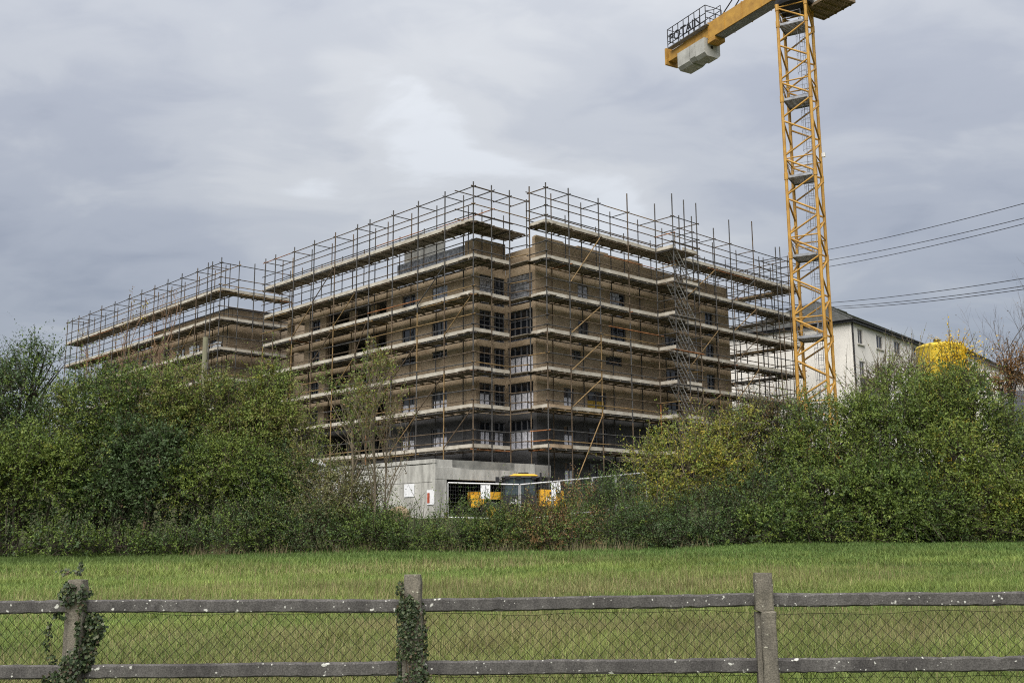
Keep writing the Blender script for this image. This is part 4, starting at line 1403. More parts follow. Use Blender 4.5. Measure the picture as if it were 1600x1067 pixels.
def tiled_plane(name, m, parent, p0, p1, q0, q1, rows):
    """roof slope laid in overlapping courses from the eaves (p) to the ridge (q)"""
    mb = MB()
    p0, p1, q0, q1 = (np.asarray(k, float) for k in (p0, p1, q0, q1))
    nrm = np.cross(p1 - p0, q0 - p0); nrm /= np.linalg.norm(nrm)
    if nrm[2] < 0: nrm = -nrm
    for k in range(rows):
        t0, t1 = k / rows, (k + 1) / rows + 0.15 / rows
        a, b = p0 + (q0 - p0) * t0 + nrm * 0.03, p1 + (q1 - p1) * t0 + nrm * 0.03
        c, d = p1 + (q1 - p1) * min(t1, 1) , p0 + (q0 - p0) * min(t1, 1)
        mb.quad(a, b, c, d)
        mb.quad(a - nrm * 0.05, b - nrm * 0.05, b, a)
    return mb.build(name, m, parent)


def build_house():
    C_ = np.array([36.0, 108.0]); aL, aR = math.radians(-49.6), math.radians(41.0)
    dL = np.array([math.sin(aL), math.cos(aL), 0]); dR = np.array([math.sin(aR), math.cos(aR), 0])
    gz = float(zg(36, 108))
    root = empty('white_house', (C_[0], C_[1], gz), 'cream rendered three storey house with dark hipped roof right of the crane', 'house')
    O = np.array([C_[0], C_[1], 0.0])
    ze, W, Ln = 23.15, 15.0, 25.5

    def P(a, b, z):
        return O + dL * a + dR * b + ZV * z
    nR = np.cross(dR, ZV); nR = nR if nR @ np.array([0, -1, 0]) > 0 else -nR      # outward of long wall
    nL = np.cross(dL, ZV); nL = nL if nL @ np.array([0, -1, 0]) > 0 else -nL
    wins = []
    for (b0, b1, z0, z1) in ((1.6, 3.0, 20.95, 22.58), (6.67, 8.47, 21.1, 22.6), (11.85, 13.78, 21.13, 22.62), (17.4, 18.85, 21.3, 22.7), ):
        wins.append((b0, b1, z0, z1))
    wl = [w for w in wins] + [(w[0], w[1], w[2] - 3.6, w[3] - 3.5) for w in wins]
    wall('wall', M_REND, root, O, dR, nR, 0.0, Ln, gz - 1, ze, wl, depth=0.3)
    wall('wall', M_REND, root, O, dL, nL, 0.31, W, gz - 1, ze, [], depth=0.3)
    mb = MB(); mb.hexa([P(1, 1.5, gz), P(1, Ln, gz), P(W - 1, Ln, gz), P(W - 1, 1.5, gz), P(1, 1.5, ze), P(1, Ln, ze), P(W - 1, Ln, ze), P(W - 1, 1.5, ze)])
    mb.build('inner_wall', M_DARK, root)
    for (b0, b1, z0, z1) in wl:
        mb = MB(); fw = 0.10

        def bar(u0, u1, a0, a1):
            mb.obox(O + dR * (u0 + u1) / 2 + ZV * (a0 + a1) / 2 - nR * 0.14, dR, nR, ZV, u1 - u0, 0.09, a1 - a0)
        bar(b0, b0 + fw, z0, z1); bar(b1 - fw, b1, z0, z1); bar(b0 + fw, b1 - fw, z0, z0 + fw); bar(b0 + fw, b1 - fw, z1 - fw, z1)
        bar((b0 + b1) / 2 - 0.05, (b0 + b1) / 2 + 0.05, z0 + fw, z1 - fw)
        w = mb.build('window', M_UPVC, root)
        for (u0, u1) in ((b0 + fw, (b0 + b1) / 2 - 0.05), ((b0 + b1) / 2 + 0.05, b1 - fw)):
            g = MB(); g.obox(O + dR * (u0 + u1) / 2 + ZV * (z0 + z1) / 2 - nR * 0.16, dR, nR, ZV, u1 - u0 + 0.02, 0.02, z1 - z0 - 2 * fw + 0.02); g.build('pane', M_GLASS, w)
        g = MB(); g.obox(O + dR * (b0 + b1) / 2 + ZV * (z0 - 0.08) + nR * 0.03, dR, nR, ZV, b1 - b0 + 0.45, 0.30, 0.14); g.build('sill', M_SILL, w)
    # roof
    ov = 0.45; za = ze + 0.12; hr = 4.4; ins = 8.5
    e = [O - dL * ov - dR * ov + ZV * za, O + dR * (Ln + ov) - dL * ov + ZV * za, O + dR * (Ln + ov) + dL * (W + ov) + ZV * za, O - dR * ov + dL * (W + ov) + ZV * za]
    r0 = O + dL * W / 2 + dR * ins + ZV * (za + hr); r1 = O + dL * W / 2 + dR * (Ln - ins) + ZV * (za + hr)
    tiled_plane('roof', M_MOSSROOF, root, e[0], e[1], r0, r1, 22)
    tiled_plane('roof', M_SLATE, root, e[0], e[3], r0, r0 + dL * 0.05, 22)
    tiled_plane('roof', M_SLATE, root, e[3], e[2], r0, r1, 22)
    tiled_plane('roof', M_SLATE, root, e[1], e[2], r1, r1 + dL * 0.05, 22)
    mb = MB()
    mb.tube([r0 + ZV * 0.03, r1 + ZV * 0.03], 0.13, 6); mb.tube([e[0] + ZV * 0.05, r0 + ZV * 0.05], 0.10, 6); mb.tube([e[3] + ZV * 0.05, r0 + ZV * 0.05], 0.10, 6)
    mb.build('ridge_tiles', M_SLATE, root)
    mb = MB()
    mb.obox((e[0] + e[1]) / 2 - ZV * 0.14 - nR * 0.02, dR, nR, ZV, Ln + 0.8, 0.06, 0.30)
    mb.obox((e[0] + e[3]) / 2 - ZV * 0.14 - nL * 0.02, dL, nL, ZV, W + 0.8, 0.06, 0.30)
    mb.build('fascia', M_GUT, root)
    mb = MB()
    mb.quad(e[0] - ZV * 0.27, e[1] - ZV * 0.27, e[1] - ZV * 0.27 + dL * ov, e[0] - ZV * 0.27 + dL * ov)
    mb.quad(e[0] - ZV * 0.26, e[3] - ZV * 0.26, e[3] - ZV * 0.26 + dR * ov, e[0] - ZV * 0.26 + dR * ov)
    mb.build('soffit', M_GUT, root)
    mb = MB()
    mb.tube([e[0] + nR * 0.09 - ZV * 0.02, e[1] + nR * 0.09 - ZV * 0.06], 0.085, 6); mb.tube([e[0] + nL * 0.09 - ZV * 0.02, e[3] + nL * 0.09 - ZV * 0.02], 0.085, 6)
    mb.build('gutter', M_GUT, root)
    mb = MB(); p = O + nR * 0.1 + nL * 0.02
    mb.tube([p + dR * 0.15 + ZV * (ze - 0.2), p + dR * 0.15 + ZV * (gz)], 0.09, 8)
    mb.build('downpipe', M_GUT, root)
    # lean-to roof over the door low on the long wall
    mb = MB(); mb.hexa([P(0.0, 1.5, 16.6) + nR * 1.4, P(0, 6.5, 16.6) + nR * 1.4, P(0, 6.5, 16.6), P(0, 1.5, 16.6), P(0, 1.5, 16.75) + nR * 1.4, P(0, 6.5, 16.75) + nR * 1.4, P(0, 6.5, 17.35), P(0, 1.5, 17.35)])
    mb.build('porch_roof', M_SLATE, root)
    return root


def gable_house(name, label, cx, cy, gz, w, d, eave, ridge, yaw, mroof, mwall):
    root = empty(name, (cx, cy, gz), label, 'house')
    ux = np.array([math.cos(yaw), math.sin(yaw), 0]); uy = np.array([-math.sin(yaw), math.cos(yaw), 0])
    O = np.array([cx, cy, 0.0])

    def P(a, b, z):
        return O + ux * a + uy * b + ZV * z
    hw, hd = w / 2, d / 2
    mb = MB()
    mb.hexa([P(-hw, -hd, gz - 1), P(hw, -hd, gz - 1), P(hw, hd, gz - 1), P(-hw, hd, gz - 1), P(-hw, -hd, eave), P(hw, -hd, eave), P(hw, hd, eave), P(-hw, hd, eave)])
    for b in (-hd, hd):
        i = len(mb.v); mb.v += [tuple(P(-hw, b, eave)), tuple(P(hw, b, eave)), tuple(P(0, b, ridge - 0.15))]; mb.f.append((i, i + 1, i + 2)); mb.uv.append(None)
    mb.build('wall', mwall, root)
    o = 0.5
    k = (ridge - eave) / hw
    for s in (-1, 1):
        tiled_plane('roof', mroof, root, P(s * (hw + o), -hd - o, eave - k * o + 0.1), P(s * (hw + o), hd + o, eave - k * o + 0.1), P(0, -hd - o, ridge + 0.1), P(0, hd + o, ridge + 0.1), 16)
    mb = MB()
    for s in (-1, 1):
        a, b = P(s * (hw + o), -hd - o - 0.03, eave - k * o - 0.05), P(0, -hd - o - 0.03, ridge - 0.05)
        mb.tube([a, b], 0.12, 4)
    mb.build('barge_board', M_GUT, root)
    for (a, z) in ((-hw * 0.5, eave - 1.6), (hw * 0.5, eave - 1.6)):
        mb = MB(); mb.obox(P(a, -hd - 0.03, z), ux, uy, ZV, 1.3, 0.1, 1.5); wd = mb.build('window', M_UPVC, root)
        mb = MB(); mb.obox(P(a, -hd - 0.09, z), ux, uy, ZV, 1.1, 0.03, 1.3); mb.build('pane', M_GLASS, wd)
    return root


build_house()
gp = at(1507, 540, 140)
gable_house('neighbour_house', 'smaller white house with dark slate roof sloping away behind the yellow silo', gp[0] + 0.656 * 12, 140 + 0.755 * 12, 8, 9.0, 27, 22.3, 25.0, math.radians(-41), M_MOSSROOF, M_REND)
bp_ = at(1553, 546, 150)
gable_house('brown_roofed_house', 'distant house with brown tiled roof and tile hung gable behind the russet tree', bp_[0] + 1.0, 166, 8, 16.0, 12, 24.4, 29.2, math.radians(-12), M_BROWNROOF, M_BROWNROOF)


def build_silo():
    p = at(1473, 600, 88); gz = float(zg(p[0], p[1]))
    root = empty('mortar_silo', (p[0], p[1], gz), 'bright yellow domed mortar silo rising behind the right hand shrubs', 'silo')
    c = np.array([p[0], p[1], 0])
    M_Y = mat('silo_yellow', (0.58, 0.44, 0.035), 0.6, 0.14, 1.6, color2=(0.36, 0.25, 0.03), stretch=0.35)
    mb = MB()
    R = 1.95
    mb.lathe(c, [(0.35, gz + 1.6), (R, gz + 4.6), (R, 12.0), (R, 16.75)], 36)
    mb.build('body', M_Y, root, smooth=False)
    mb = MB()
    mb.lathe(c, [(R + 0.02, 16.76), (R * 0.97, 16.88), (R * 0.75, 17.06), (R * 0.35, 17.18), (0.01, 17.22)], 36)
    mb.build('dome', M_Y, root, smooth=True)
    for z in (12.0, 14.4, 16.7):
        mb = MB(); mb.lathe(c, [(R + 0.005, z - 0.07), (R + 0.03, z - 0.05), (R + 0.03, z + 0.05), (R + 0.005, z + 0.06)], 36); mb.build('hoop', M_Y, root)
    for k in range(4):
        t = 0.785 + k * 1.5708
        q = c + np.array([math.cos(t), math.sin(t), 0]) * (R + 0.05)
        mb = MB(); mb.tube([q + ZV * gz, q + ZV * 16.9], 0.09, 6); mb.build('leg', M_Y, root)
    mb = MB()
    q = c + np.array([-0.3, -0.2, 0]); mb.tube([q + ZV * 17.1, q + ZV * 17.45], 0.28, 12); mb.build('filler_cap', M_BLACK, root)
    mb = MB()
    q0 = c + np.array([R + 0.15, -0.4, 0])
    mb.tube([q0 + ZV * gz, q0 + ZV * 16.6, q0 + ZV * 17.2 - np.array([0.5, 0, 0])], 0.07, 8); mb.build('fill_pipe', mat('red_oxide', (0.30, 0.06, 0.03), 0.6, 0.2, 2), root)
    return root


build_silo()


def build_power_lines():
    M_W = mat('cable_dark', (0.035, 0.035, 0.042), 0.6, 0.1, 1)
    names = ['uppermost overhead power cable crossing the grey sky right of the crane', 'second overhead cable from the top, upper wire of the close pair right of the crane',
             'third overhead cable from the top, lower wire of the close pair right of the crane', 'fourth overhead cable, uppermost of the three meeting the hipped roof',
             'fifth overhead cable, middle one of the three meeting the hipped roof', 'lowest overhead cable, passing just above the hipped roof']
    for i, (x0, y0, x1, y1) in enumerate(((1600, 318, 1305, 388), (1600, 341, 1305, 405), (1600, 350, 1305, 415), (1600, 435, 1310, 472), (1600, 447, 1325, 478), (1600, 452, 1332, 481))):
        a = at(x0, y0, 128); b = at(x1, y1, 176)
        d = b - a
        pts = []
        for t in np.linspace(-1.6, 2.0, 31):
            p = a + d * t
            p[2] += 1.1 * (t * t - t)
            pts.append(p)
        mb = MB(); mb.tube(pts, 0.05, 5)
        o = mb.build('power_cable', M_W, None, origin=a)
        tag(o, names[i], 'power cable', 'overhead power cables')


build_power_lines()

# ------------------------------------------------------------------ yellow telehandler by the garage opening
M_JY = mat('machine_yellow', (0.62, 0.33, 0.02), 0.42, 0.1, 1.5)
M_TYRE = mat('tyre_rubber', (0.025, 0.024, 0.023), 0.9, 0.2, 3)
M_CABG = glass_mat('cab_glass', (0.035, 0.05, 0.055), 0.05)


def build_machine():
    gz = 2.15
    c = np.array([0.35, 71.6, 0.0])
    root = empty('telehandler', (c[0], c[1], gz), 'yellow and black site telehandler with glazed cab parked before the garage opening', 'construction vehicle')
    ya = math.radians(8)
    ux = np.array([math.cos(ya), math.sin(ya), 0]); uy = np.array([-math.sin(ya), math.cos(ya), 0])

    def P(a, b, z):
        return c + ux * a + uy * b + ZV * (gz + z)

    def hx(name, pts_b, pts_t, m, par=root):
        mb = MB(); mb.hexa([P(*p) for p in pts_b] + [P(*p) for p in pts_t]); return mb.build(name, m, par)

    def bx(name, a0, a1, b0, b1, z0, z1, m, par=root, ins=0.0):
        return hx(name, [(a0, b0, z0), (a1, b0, z0), (a1, b1, z0), (a0, b1, z0)], [(a0 + ins, b0 + ins, z1), (a1 - ins, b0 + ins, z1), (a1 - ins, b1 - ins, z1), (a0 + ins, b1 - ins, z1)], m, par)
    bx('chassis', -2.6, 2.9, -0.75, 0.75, 0.65, 1.15, M_BLACK)
    # wheels
    for (a, b) in ((-2.0, -1.05), (2.1, -1.05), (-2.0, 1.05), (2.1, 1.05)):
        mb = MB(); i0 = 0
        prof = [(0.36, -0.22), (0.58, -0.21), (0.66, -0.11), (0.66, 0.11), (0.58, 0.21), (0.36, 0.22)]
        n = 24
        for (r, w) in prof:
            for k in range(n):
                t = 2 * math.pi * k / n
                rr_ = r * (1.03 if (k % 2 and r > 0.62) else 1.0)
                mb.v.append(tuple(P(a + rr_ * math.cos(t), b + w, 0.66 + rr_ * math.sin(t))))
        for i in range(5):
            for k in range(n):
                mb.f.append((i * n + k, i * n + (k + 1) % n, (i + 1) * n + (k + 1) % n, (i + 1) * n + k)); mb.uv.append(None)
        wh = mb.build('wheel', M_TYRE, root)
        mb = MB(); mb.tube([P(a, b - 0.18, 0.66), P(a, b + 0.18, 0.66)], 0.36, 16); mb.build('rim', M_JY, wh)
    # cab: pillars, glass, roof with lamps
    cab = bx('cab', -1.15, 1.15, -0.95, 0.35, 1.1, 1.75, M_BLACK)
    for (a, b) in ((-1.1, -0.9), (0.35, -0.9), (1.1, -0.9), (-1.1, 0.3), (1.1, 0.3)):
        mb = MB(); mb.tube([P(a, b, 1.7), P(a * 0.92, b * 0.95, 2.95)], 0.055, 6); mb.build('cab_pillar', M_BLACK, cab)
    hx('cab_glass', [(-1.05, -0.86, 1.76), (1.05, -0.86, 1.76), (1.05, 0.26, 1.76), (-1.05, 0.26, 1.76)], [(-0.97, -0.80, 2.92), (0.97, -0.80, 2.92), (0.97, 0.22, 2.92), (-0.97, 0.22, 2.92)], M_CABG, cab)
    hx('cab_roof', [(-1.2, -0.98, 2.93), (1.3, -0.98, 2.93), (1.3, 0.4, 2.93), (-1.2, 0.4, 2.93)], [(-1.1, -0.92, 3.03), (1.25, -0.92, 3.03), (1.25, 0.3, 3.03), (-1.1, 0.3, 3.03)], M_BLACK, cab)
    hx('roof_panel', [(-0.75, -0.95, 3.035), (1.27, -0.95, 3.035), (1.27, 0.3, 3.035), (-0.75, 0.3, 3.035)], [(-0.35, -0.82, 3.19), (1.05, -0.82, 3.15), (1.05, 0.2, 3.15), (-0.35, 0.2, 3.19)], M_JY, cab)
    bx('roof_vent', 0.0, 0.65, -0.6, 0.1, 3.15, 3.27, M_BLACK, cab)
    for a in (-0.85, -0.1, 0.95):
        bx('work_lamp', a - 0.16, a + 0.16, -1.06, -0.97, 2.80, 3.0, M_BLACK, cab)
    mb = MB(); mb.tube([P(-1.15, -0.95, 2.7), P(-1.5, -1.05, 2.8)], 0.035, 6); mb.build('mirror_arm', M_BLACK, cab)
    bx('mirror', -1.68, -1.42, -1.1, -1.02, 2.45, 2.95, M_BLACK, cab)
    mb = MB(); mb.tube([P(0.45, -0.97, 1.5), P(0.55, -0.99, 2.1)], 0.06, 6); mb.build('grab_handle', M_BLACK, cab)
    # engine pod at the right with lettering
    eng = hx('engine_cover', [(1.3, -1.36, 1.0), (3.05, -1.36, 0.95), (3.05, 0.6, 0.95), (1.3, 0.6, 1.0)], [(1.35, -1.28, 2.12), (2.9, -1.28, 2.02), (2.9, 0.5, 2.02), (1.35, 0.5, 2.12)], M_JY)
    for k in range(4):
        bx('grille_slot', 1.95 + 0.2 * k, 2.08 + 0.2 * k, -1.36, -1.30, 1.80, 1.94, M_BLACK, eng)
    bx('exhaust', 1.5, 1.62, -0.2, -0.08, 1.9, 3.3, M_BLACK)
    text_mesh('lettering', 'JCB', 0.46, P(2.05, -1.37, 1.50), ux, ZV, M_WHITE, eng, 0.01)
    text_mesh('lettering', 'JCB', 0.36, P(-0.45, -0.97, 1.32), ux, ZV, M_WHITE, cab, 0.01)
    # boom and fork carriage, left
    mb = MB(); mb.obox(P(-0.6, 0.75, 1.75), ux, uy, ZV, 5.6, 0.42, 0.5); mb.build('boom', M_JY, root)
    car = bx('fork_carriage', -3.35, -2.75, -0.9, 0.9, 0.95, 1.75, M_JY)
    for b in (-0.7, 0.7):
        bx('fork', -4.3, -3.3, b - 0.08, b + 0.08, 0.85, 0.95, M_BLACK, car)
    bx('front_guard', -2.7, -2.3, -0.95, 0.95, 1.1, 1.7, M_JY)
    return root


build_machine()

# ------------------------------------------------------------------ temporary mesh fence with notices
M_HER = mat('fence_galvanised', (0.46, 0.46, 0.46), 0.45, 0.15, 2, metal=0.5)


def build_temp_fence():
    posts = [at(699, 754, 66), at(812, 757, 66), at(863, 752.5, 66.5), at(925, 746.5, 67.5), at(962, 743, 68.5), at(1010, 738, 69.5)]
    labels = ['mesh site fence panel left of the telehandler cab, before the garage opening', 'narrow mesh site fence panel right of the telehandler cab', 'mesh site fence panel before the charcoal brick foot',
              'short mesh site fence panel rising to the yellow shrub', 'mesh site fence panel mostly hidden by the yellow leaved shrub']
    for i in range(len(posts) - 1):
        a, b = posts[i].copy(), posts[i + 1].copy()
        d = b - a; dn = d / np.linalg.norm(d)
        a = a + dn * 0.04; b = b - dn * 0.04
        hz = 2.45
        root = empty('mesh_fence_panel', (a[0], a[1], a[2] - hz), labels[i], 'fence panel', 'temporary fence panels')
        mb = MB()
        mb.tube([a, a + ZV * -hz], 0.05, 8); mb.tube([b, b + ZV * -hz], 0.05, 8)
        mb.tube([a, b], 0.055, 8); mb.tube([a - ZV * (hz - 0.3), b - ZV * (hz - 0.3)], 0.045, 8)
        mb.build('frame', M_HER, root)
        mb = MB(); L_ = np.linalg.norm(b - a); n = int(L_ / 0.16)
        for k in range(1, n):
            p = a + (b - a) * k / n; mb.tube([p, p - ZV * (hz - 0.3)], 0.0018, 3, cap=False)
        for k in range(1, 9):
            mb.tube([a - ZV * k * 0.24, b - ZV * k * 0.24], 0.0018, 3, cap=False)
        w = mb.build('wire_mesh', M_HER, root); w['kind'] = 'stuff'
        for p in (a, b):
            mb = MB(); mb.obox(np.array([p[0], p[1], p[2] - hz]), np.array([1.0, 0, 0]), np.array([0, 1.0, 0]), ZV, 0.28, 0.7, 0.16); mb.build('foot', M_CONCD, root)
    M_N = mat('notice_board', (0.74, 0.75, 0.77), 0.6, 0.08, 3)
    M_INK = mat('notice_ink', (0.18, 0.19, 0.22), 0.7, 0.1, 3)
    lab = ['white notice board hung on the fence left of the telehandler cab', 'narrow white notice board on the fence, by the engine cover', 'white notice board tilted on the fence, touching the dark shrubs']
    for i, (x0, x1, y0, y1, Y, tl) in enumerate(((751, 766, 757.5, 779, 65.9, 0), (861.5, 868.5, 754.5, 775, 66.3, 0.05), (869.5, 876, 753, 769, 66.5, 0.12))):
        p = at((x0 + x1) / 2, (y0 + y1) / 2, Y); w = (x1 - x0) * Y / 1646; h = (y1 - y0) * Y / 1646
        ux = np.array([1, 0.03, tl]); ux /= np.linalg.norm(ux); uz = np.array([-tl, 0, 1.0]); uz /= np.linalg.norm(uz)
        mb = MB(); mb.obox(p, ux, np.array([0, 1.0, 0]), uz, w, 0.02, h)
        o = mb.build('notice_board', M_N, None, origin=p)
        tag(o, lab[i], 'notice board', 'notices on the site fence')
        mb = MB(); mb.obox(p - np.array([0, 0.013, 0]), ux, np.array([0, 1.0, 0]), uz, 0.025, 0.006, h * 0.96)
        mb.build('printed_strip', M_INK, o)
    # white board and poster on the concrete wall
    b = -5.94
    for (n_, x0, x1, y0, y1, lb) in (('site_board', 632.5, 648, 756, 776, 'blank white board fixed to the pale concrete basement wall'), ('site_poster', 686, 695, 765, 788, 'white and red poster at the corner of the garage opening')):
        lo = []
        for xx in (x0, x1):
            aa, bb = -4.0, 20.0
            for _ in range(50):
                mid = (aa + bb) / 2
                q = bw(mid, b, 5) - EYE; xp = 800 + FPX * (q @ cr) / (q @ cf)
                if xp > xx: aa = mid
                else: bb = mid
            lo.append(aa)
        if n_ == 'site_poster':
            lo = [-2.2, -2.95]
        q = bw(sum(lo) / 2, b, 0)
        za = at((x0 + x1) / 2, y0, q[1])[2]; zb_ = at((x0 + x1) / 2, y1, q[1])[2]
        mb = MB(); p = np.array([q[0], q[1], (za + zb_) / 2]) - RV * 0.03
        mb.obox(p, LV, RV, ZV, abs(lo[0] - lo[1]), 0.03, za - zb_)
        o = mb.build(n_, M_N, None, origin=p); tag(o, lb, 'board')
        if n_ == 'site_poster':
            mb = MB(); mb.obox(p - RV * 0.022 + LV * 0.2 - ZV * 0.05, LV, RV, ZV, 0.25, 0.01, (za - zb_) * 0.7); mb.build('printed_panel', mat('poster_red', (0.45, 0.10, 0.05), 0.6, 0.3, 4), o)


build_temp_fence()


def lumpy_rock(name, c, r, m, seed, label, cat):
    bm = bmesh.new(); bmesh.ops.create_icosphere(bm, subdivisions=3, radius=1.0)
    V = np.array([v.co[:] for v in bm.verts])
    k = 1 + 0.28 * wob(V, 1.7, seed)
    for v, q in zip(bm.verts, k):
        v.co = Vector((v.co[0] * q * r[0], v.co[1] * q * r[1], v.co[2] * q * r[2]))
    me = bpy.data.meshes.new(name); bm.to_mesh(me); bm.free(); me.materials.append(m)
    o = bpy.data.objects.new(name, me); o.location = tuple(c); COL.objects.link(o)
    return tag(o, label, cat)


rp = at(622, 803, 50)
lumpy_rock('boulder', (rp[0], rp[1], rp[2] - 0.1), (0.62, 0.5, 0.5), mat('tan_stone', (0.30, 0.23, 0.145), 0.95, 0.25, 3, bump=0.6, bscale=8), 5, 'tan boulder half sunk in brambles below the concrete wall', 'boulder')

# old timber pole among the shrubs, left
pp = at(316, 640, 56)
mb = MB(); tz = at(315.5, 527, 56)[2]
mb.tube([(pp[0], pp[1], 1.0), (pp[0] + 0.02, pp[1], 4.0), (pp[0], pp[1], tz)], [0.17, 0.155, 0.14], 10)
o = mb.build('timber_pole', mat('mossy_timber', (0.155, 0.16, 0.095), 0.9, 0.3, 2.0, bump=0.4, color2=(0.20, 0.18, 0.14)), None, origin=(pp[0], pp[1], 1.0))
tag(o, 'grey green weathered timber pole standing out of the hedge below the wing', 'pole')

# grey block wall at the right edge
wp = at(1600, 640, 62)
M_BLK = mat('grey_block', (0.125, 0.13, 0.15), 0.9, 0.2, 1.2, bump=0.3)
broot = empty('block_wall', (wp[0] + 2, wp[1], float(zg(wp[0] + 2, wp[1]))), 'grey concrete block wall at the extreme right behind the shrubs', 'wall')
z = float(zg(wp[0] + 2, wp[1]))
top = at(1595, 612, 62)[2]
row = 0
rr = random.Random(3)
while z < top:
    x = wp[0] - 1.2 + (0.35 if row % 2 else 0)
    while x < wp[0] + 9:
        mb = MB(); mb.obox((x + 0.34, wp[1] + rr.uniform(-0.01, 0.01), z + 0.16), (1, 0, 0), (0, 1, 0), (0, 0, 1), 0.675, 0.3, 0.31)
        mb.build('block', M_BLK, broot); x += 0.7
    z += 0.33; row += 1
# ------------------------------------------------------------------ concrete post and rail fence in the foreground
M_POST = None


def lichen_mat(name, c1, c2, lich, amt, scale=9.0):
    mt = bpy.data.materials.new(name); mt.use_nodes = True
    t = mt.node_tree; b = t.nodes['Principled BSDF']
    b.inputs['Roughness'].default_value = 0.93; b.inputs['Specular IOR Level'].default_value = 0.15
    geo = N(t, 'ShaderNodeNewGeometry')
    n1 = N(t, 'ShaderNodeTexNoise'); n1.inputs['Scale'].default_value = 5.0; n1.inputs['Detail'].default_value = 10; n1.inputs['Roughness'].default_value = 0.7
    mp = N(t, 'ShaderNodeMapping'); mp.inputs['Scale'].default_value = (1.0, 1.0, 0.45)
    lk(t, geo.outputs['Position'], mp.inputs[0]); lk(t, mp.outputs[0], n1.inputs['Vector'])
    r = N(t, 'ShaderNodeMapRange'); r.inputs['From Min'].default_value = 0.35; r.inputs['From Max'].default_value = 0.66
    lk(t, n1.outputs[0], r.inputs['Value'])
    mx = N(t, 'ShaderNodeMix', data_type='RGBA'); mx.inputs[6].default_value = (*c1, 1); mx.inputs[7].default_value = (*c2, 1)
    lk(t, r.outputs[0], mx.inputs[0])
    # aggregate speckle
    n3 = N(t, 'ShaderNodeTexNoise'); n3.inputs['Scale'].default_value = 90; n3.inputs['Detail'].default_value = 3
    lk(t, geo.outputs['Position'], n3.inputs['Vector'])
    r3 = N(t, 'ShaderNodeMapRange'); r3.inputs['From Min'].default_value = 0.35; r3.inputs['From Max'].default_value = 0.7; r3.inputs['To Min'].default_value = 0.72; r3.inputs['To Max'].default_value = 1.35
    lk(t, n3.outputs[0], r3.inputs['Value'])
    sc = N(t, 'ShaderNodeVectorMath', operation='SCALE'); lk(t, mx.outputs[2], sc.inputs[0]); lk(t, r3.outputs[0], sc.inputs['Scale'])
    # white lichen rosettes in drifts
    vo = N(t, 'ShaderNodeTexVoronoi', feature='SMOOTH_F1'); vo.inputs['Scale'].default_value = 23; vo.inputs['Randomness'].default_value = 1.0
    wn = N(t, 'ShaderNodeTexNoise'); wn.inputs['Scale'].default_value = 45; wn.inputs['Detail'].default_value = 4
    lk(t, geo.outputs['Position'], wn.inputs['Vector'])
    ad = N(t, 'ShaderNodeVectorMath', operation='MULTIPLY_ADD'); lk(t, wn.outputs[1], ad.inputs[0]); ad.inputs[1].default_value = (0.03, 0.03, 0.03); lk(t, geo.outputs['Position'], ad.inputs[2])
    lk(t, ad.outputs[0], vo.inputs['Vector'])
    n2 = N(t, 'ShaderNodeTexNoise'); n2.inputs['Scale'].default_value = scale; n2.inputs['Detail'].default_value = 5
    lk(t, geo.outputs['Position'], n2.inputs['Vector'])
    th = math_node(t, 'MULTIPLY_ADD', n2.outputs[0], 0.62, -0.26 + amt)
    df = math_node(t, 'SUBTRACT', th, vo.outputs['Distance'])
    k = math_node(t, 'MULTIPLY', df, 14.0, clamp=True)
    m2 = N(t, 'ShaderNodeMix', data_type='RGBA'); m2.inputs[7].default_value = (*lich, 1)
    lk(t, k, m2.inputs[0]); lk(t, sc.outputs[0], m2.inputs[6])
    lk(t, m2.outputs[2], b.inputs['Base Color'])
    bp = N(t, 'ShaderNodeBump'); bp.inputs['Strength'].default_value = 0.5; bp.inputs['Distance'].default_value = 0.006
    ah = math_node(t, 'ADD', n3.outputs[0], k)
    lk(t, ah, bp.inputs['Height']); lk(t, bp.outputs[0], b.inputs['Normal'])
    MATS[name] = mt
    return mt


M_POST = lichen_mat('weathered_post', (0.190, 0.172, 0.138), (0.100, 0.092, 0.078), (0.42, 0.41, 0.33), 0.085)
M_RAIL = lichen_mat('weathered_rail', (0.112, 0.107, 0.101), (0.054, 0.051, 0.050), (0.50, 0.50, 0.46), 0.105)


def bevel_obj(o, w, seg=2):
    bm = bmesh.new(); bm.from_mesh(o.data)
    bmesh.ops.remove_doubles(bm, verts=bm.verts, dist=1e-5)
    bmesh.ops.bevel(bm, geom=bm.edges, offset=w, segments=seg, affect='EDGES', profile=0.6)
    bm.to_mesh(o.data); bm.free()


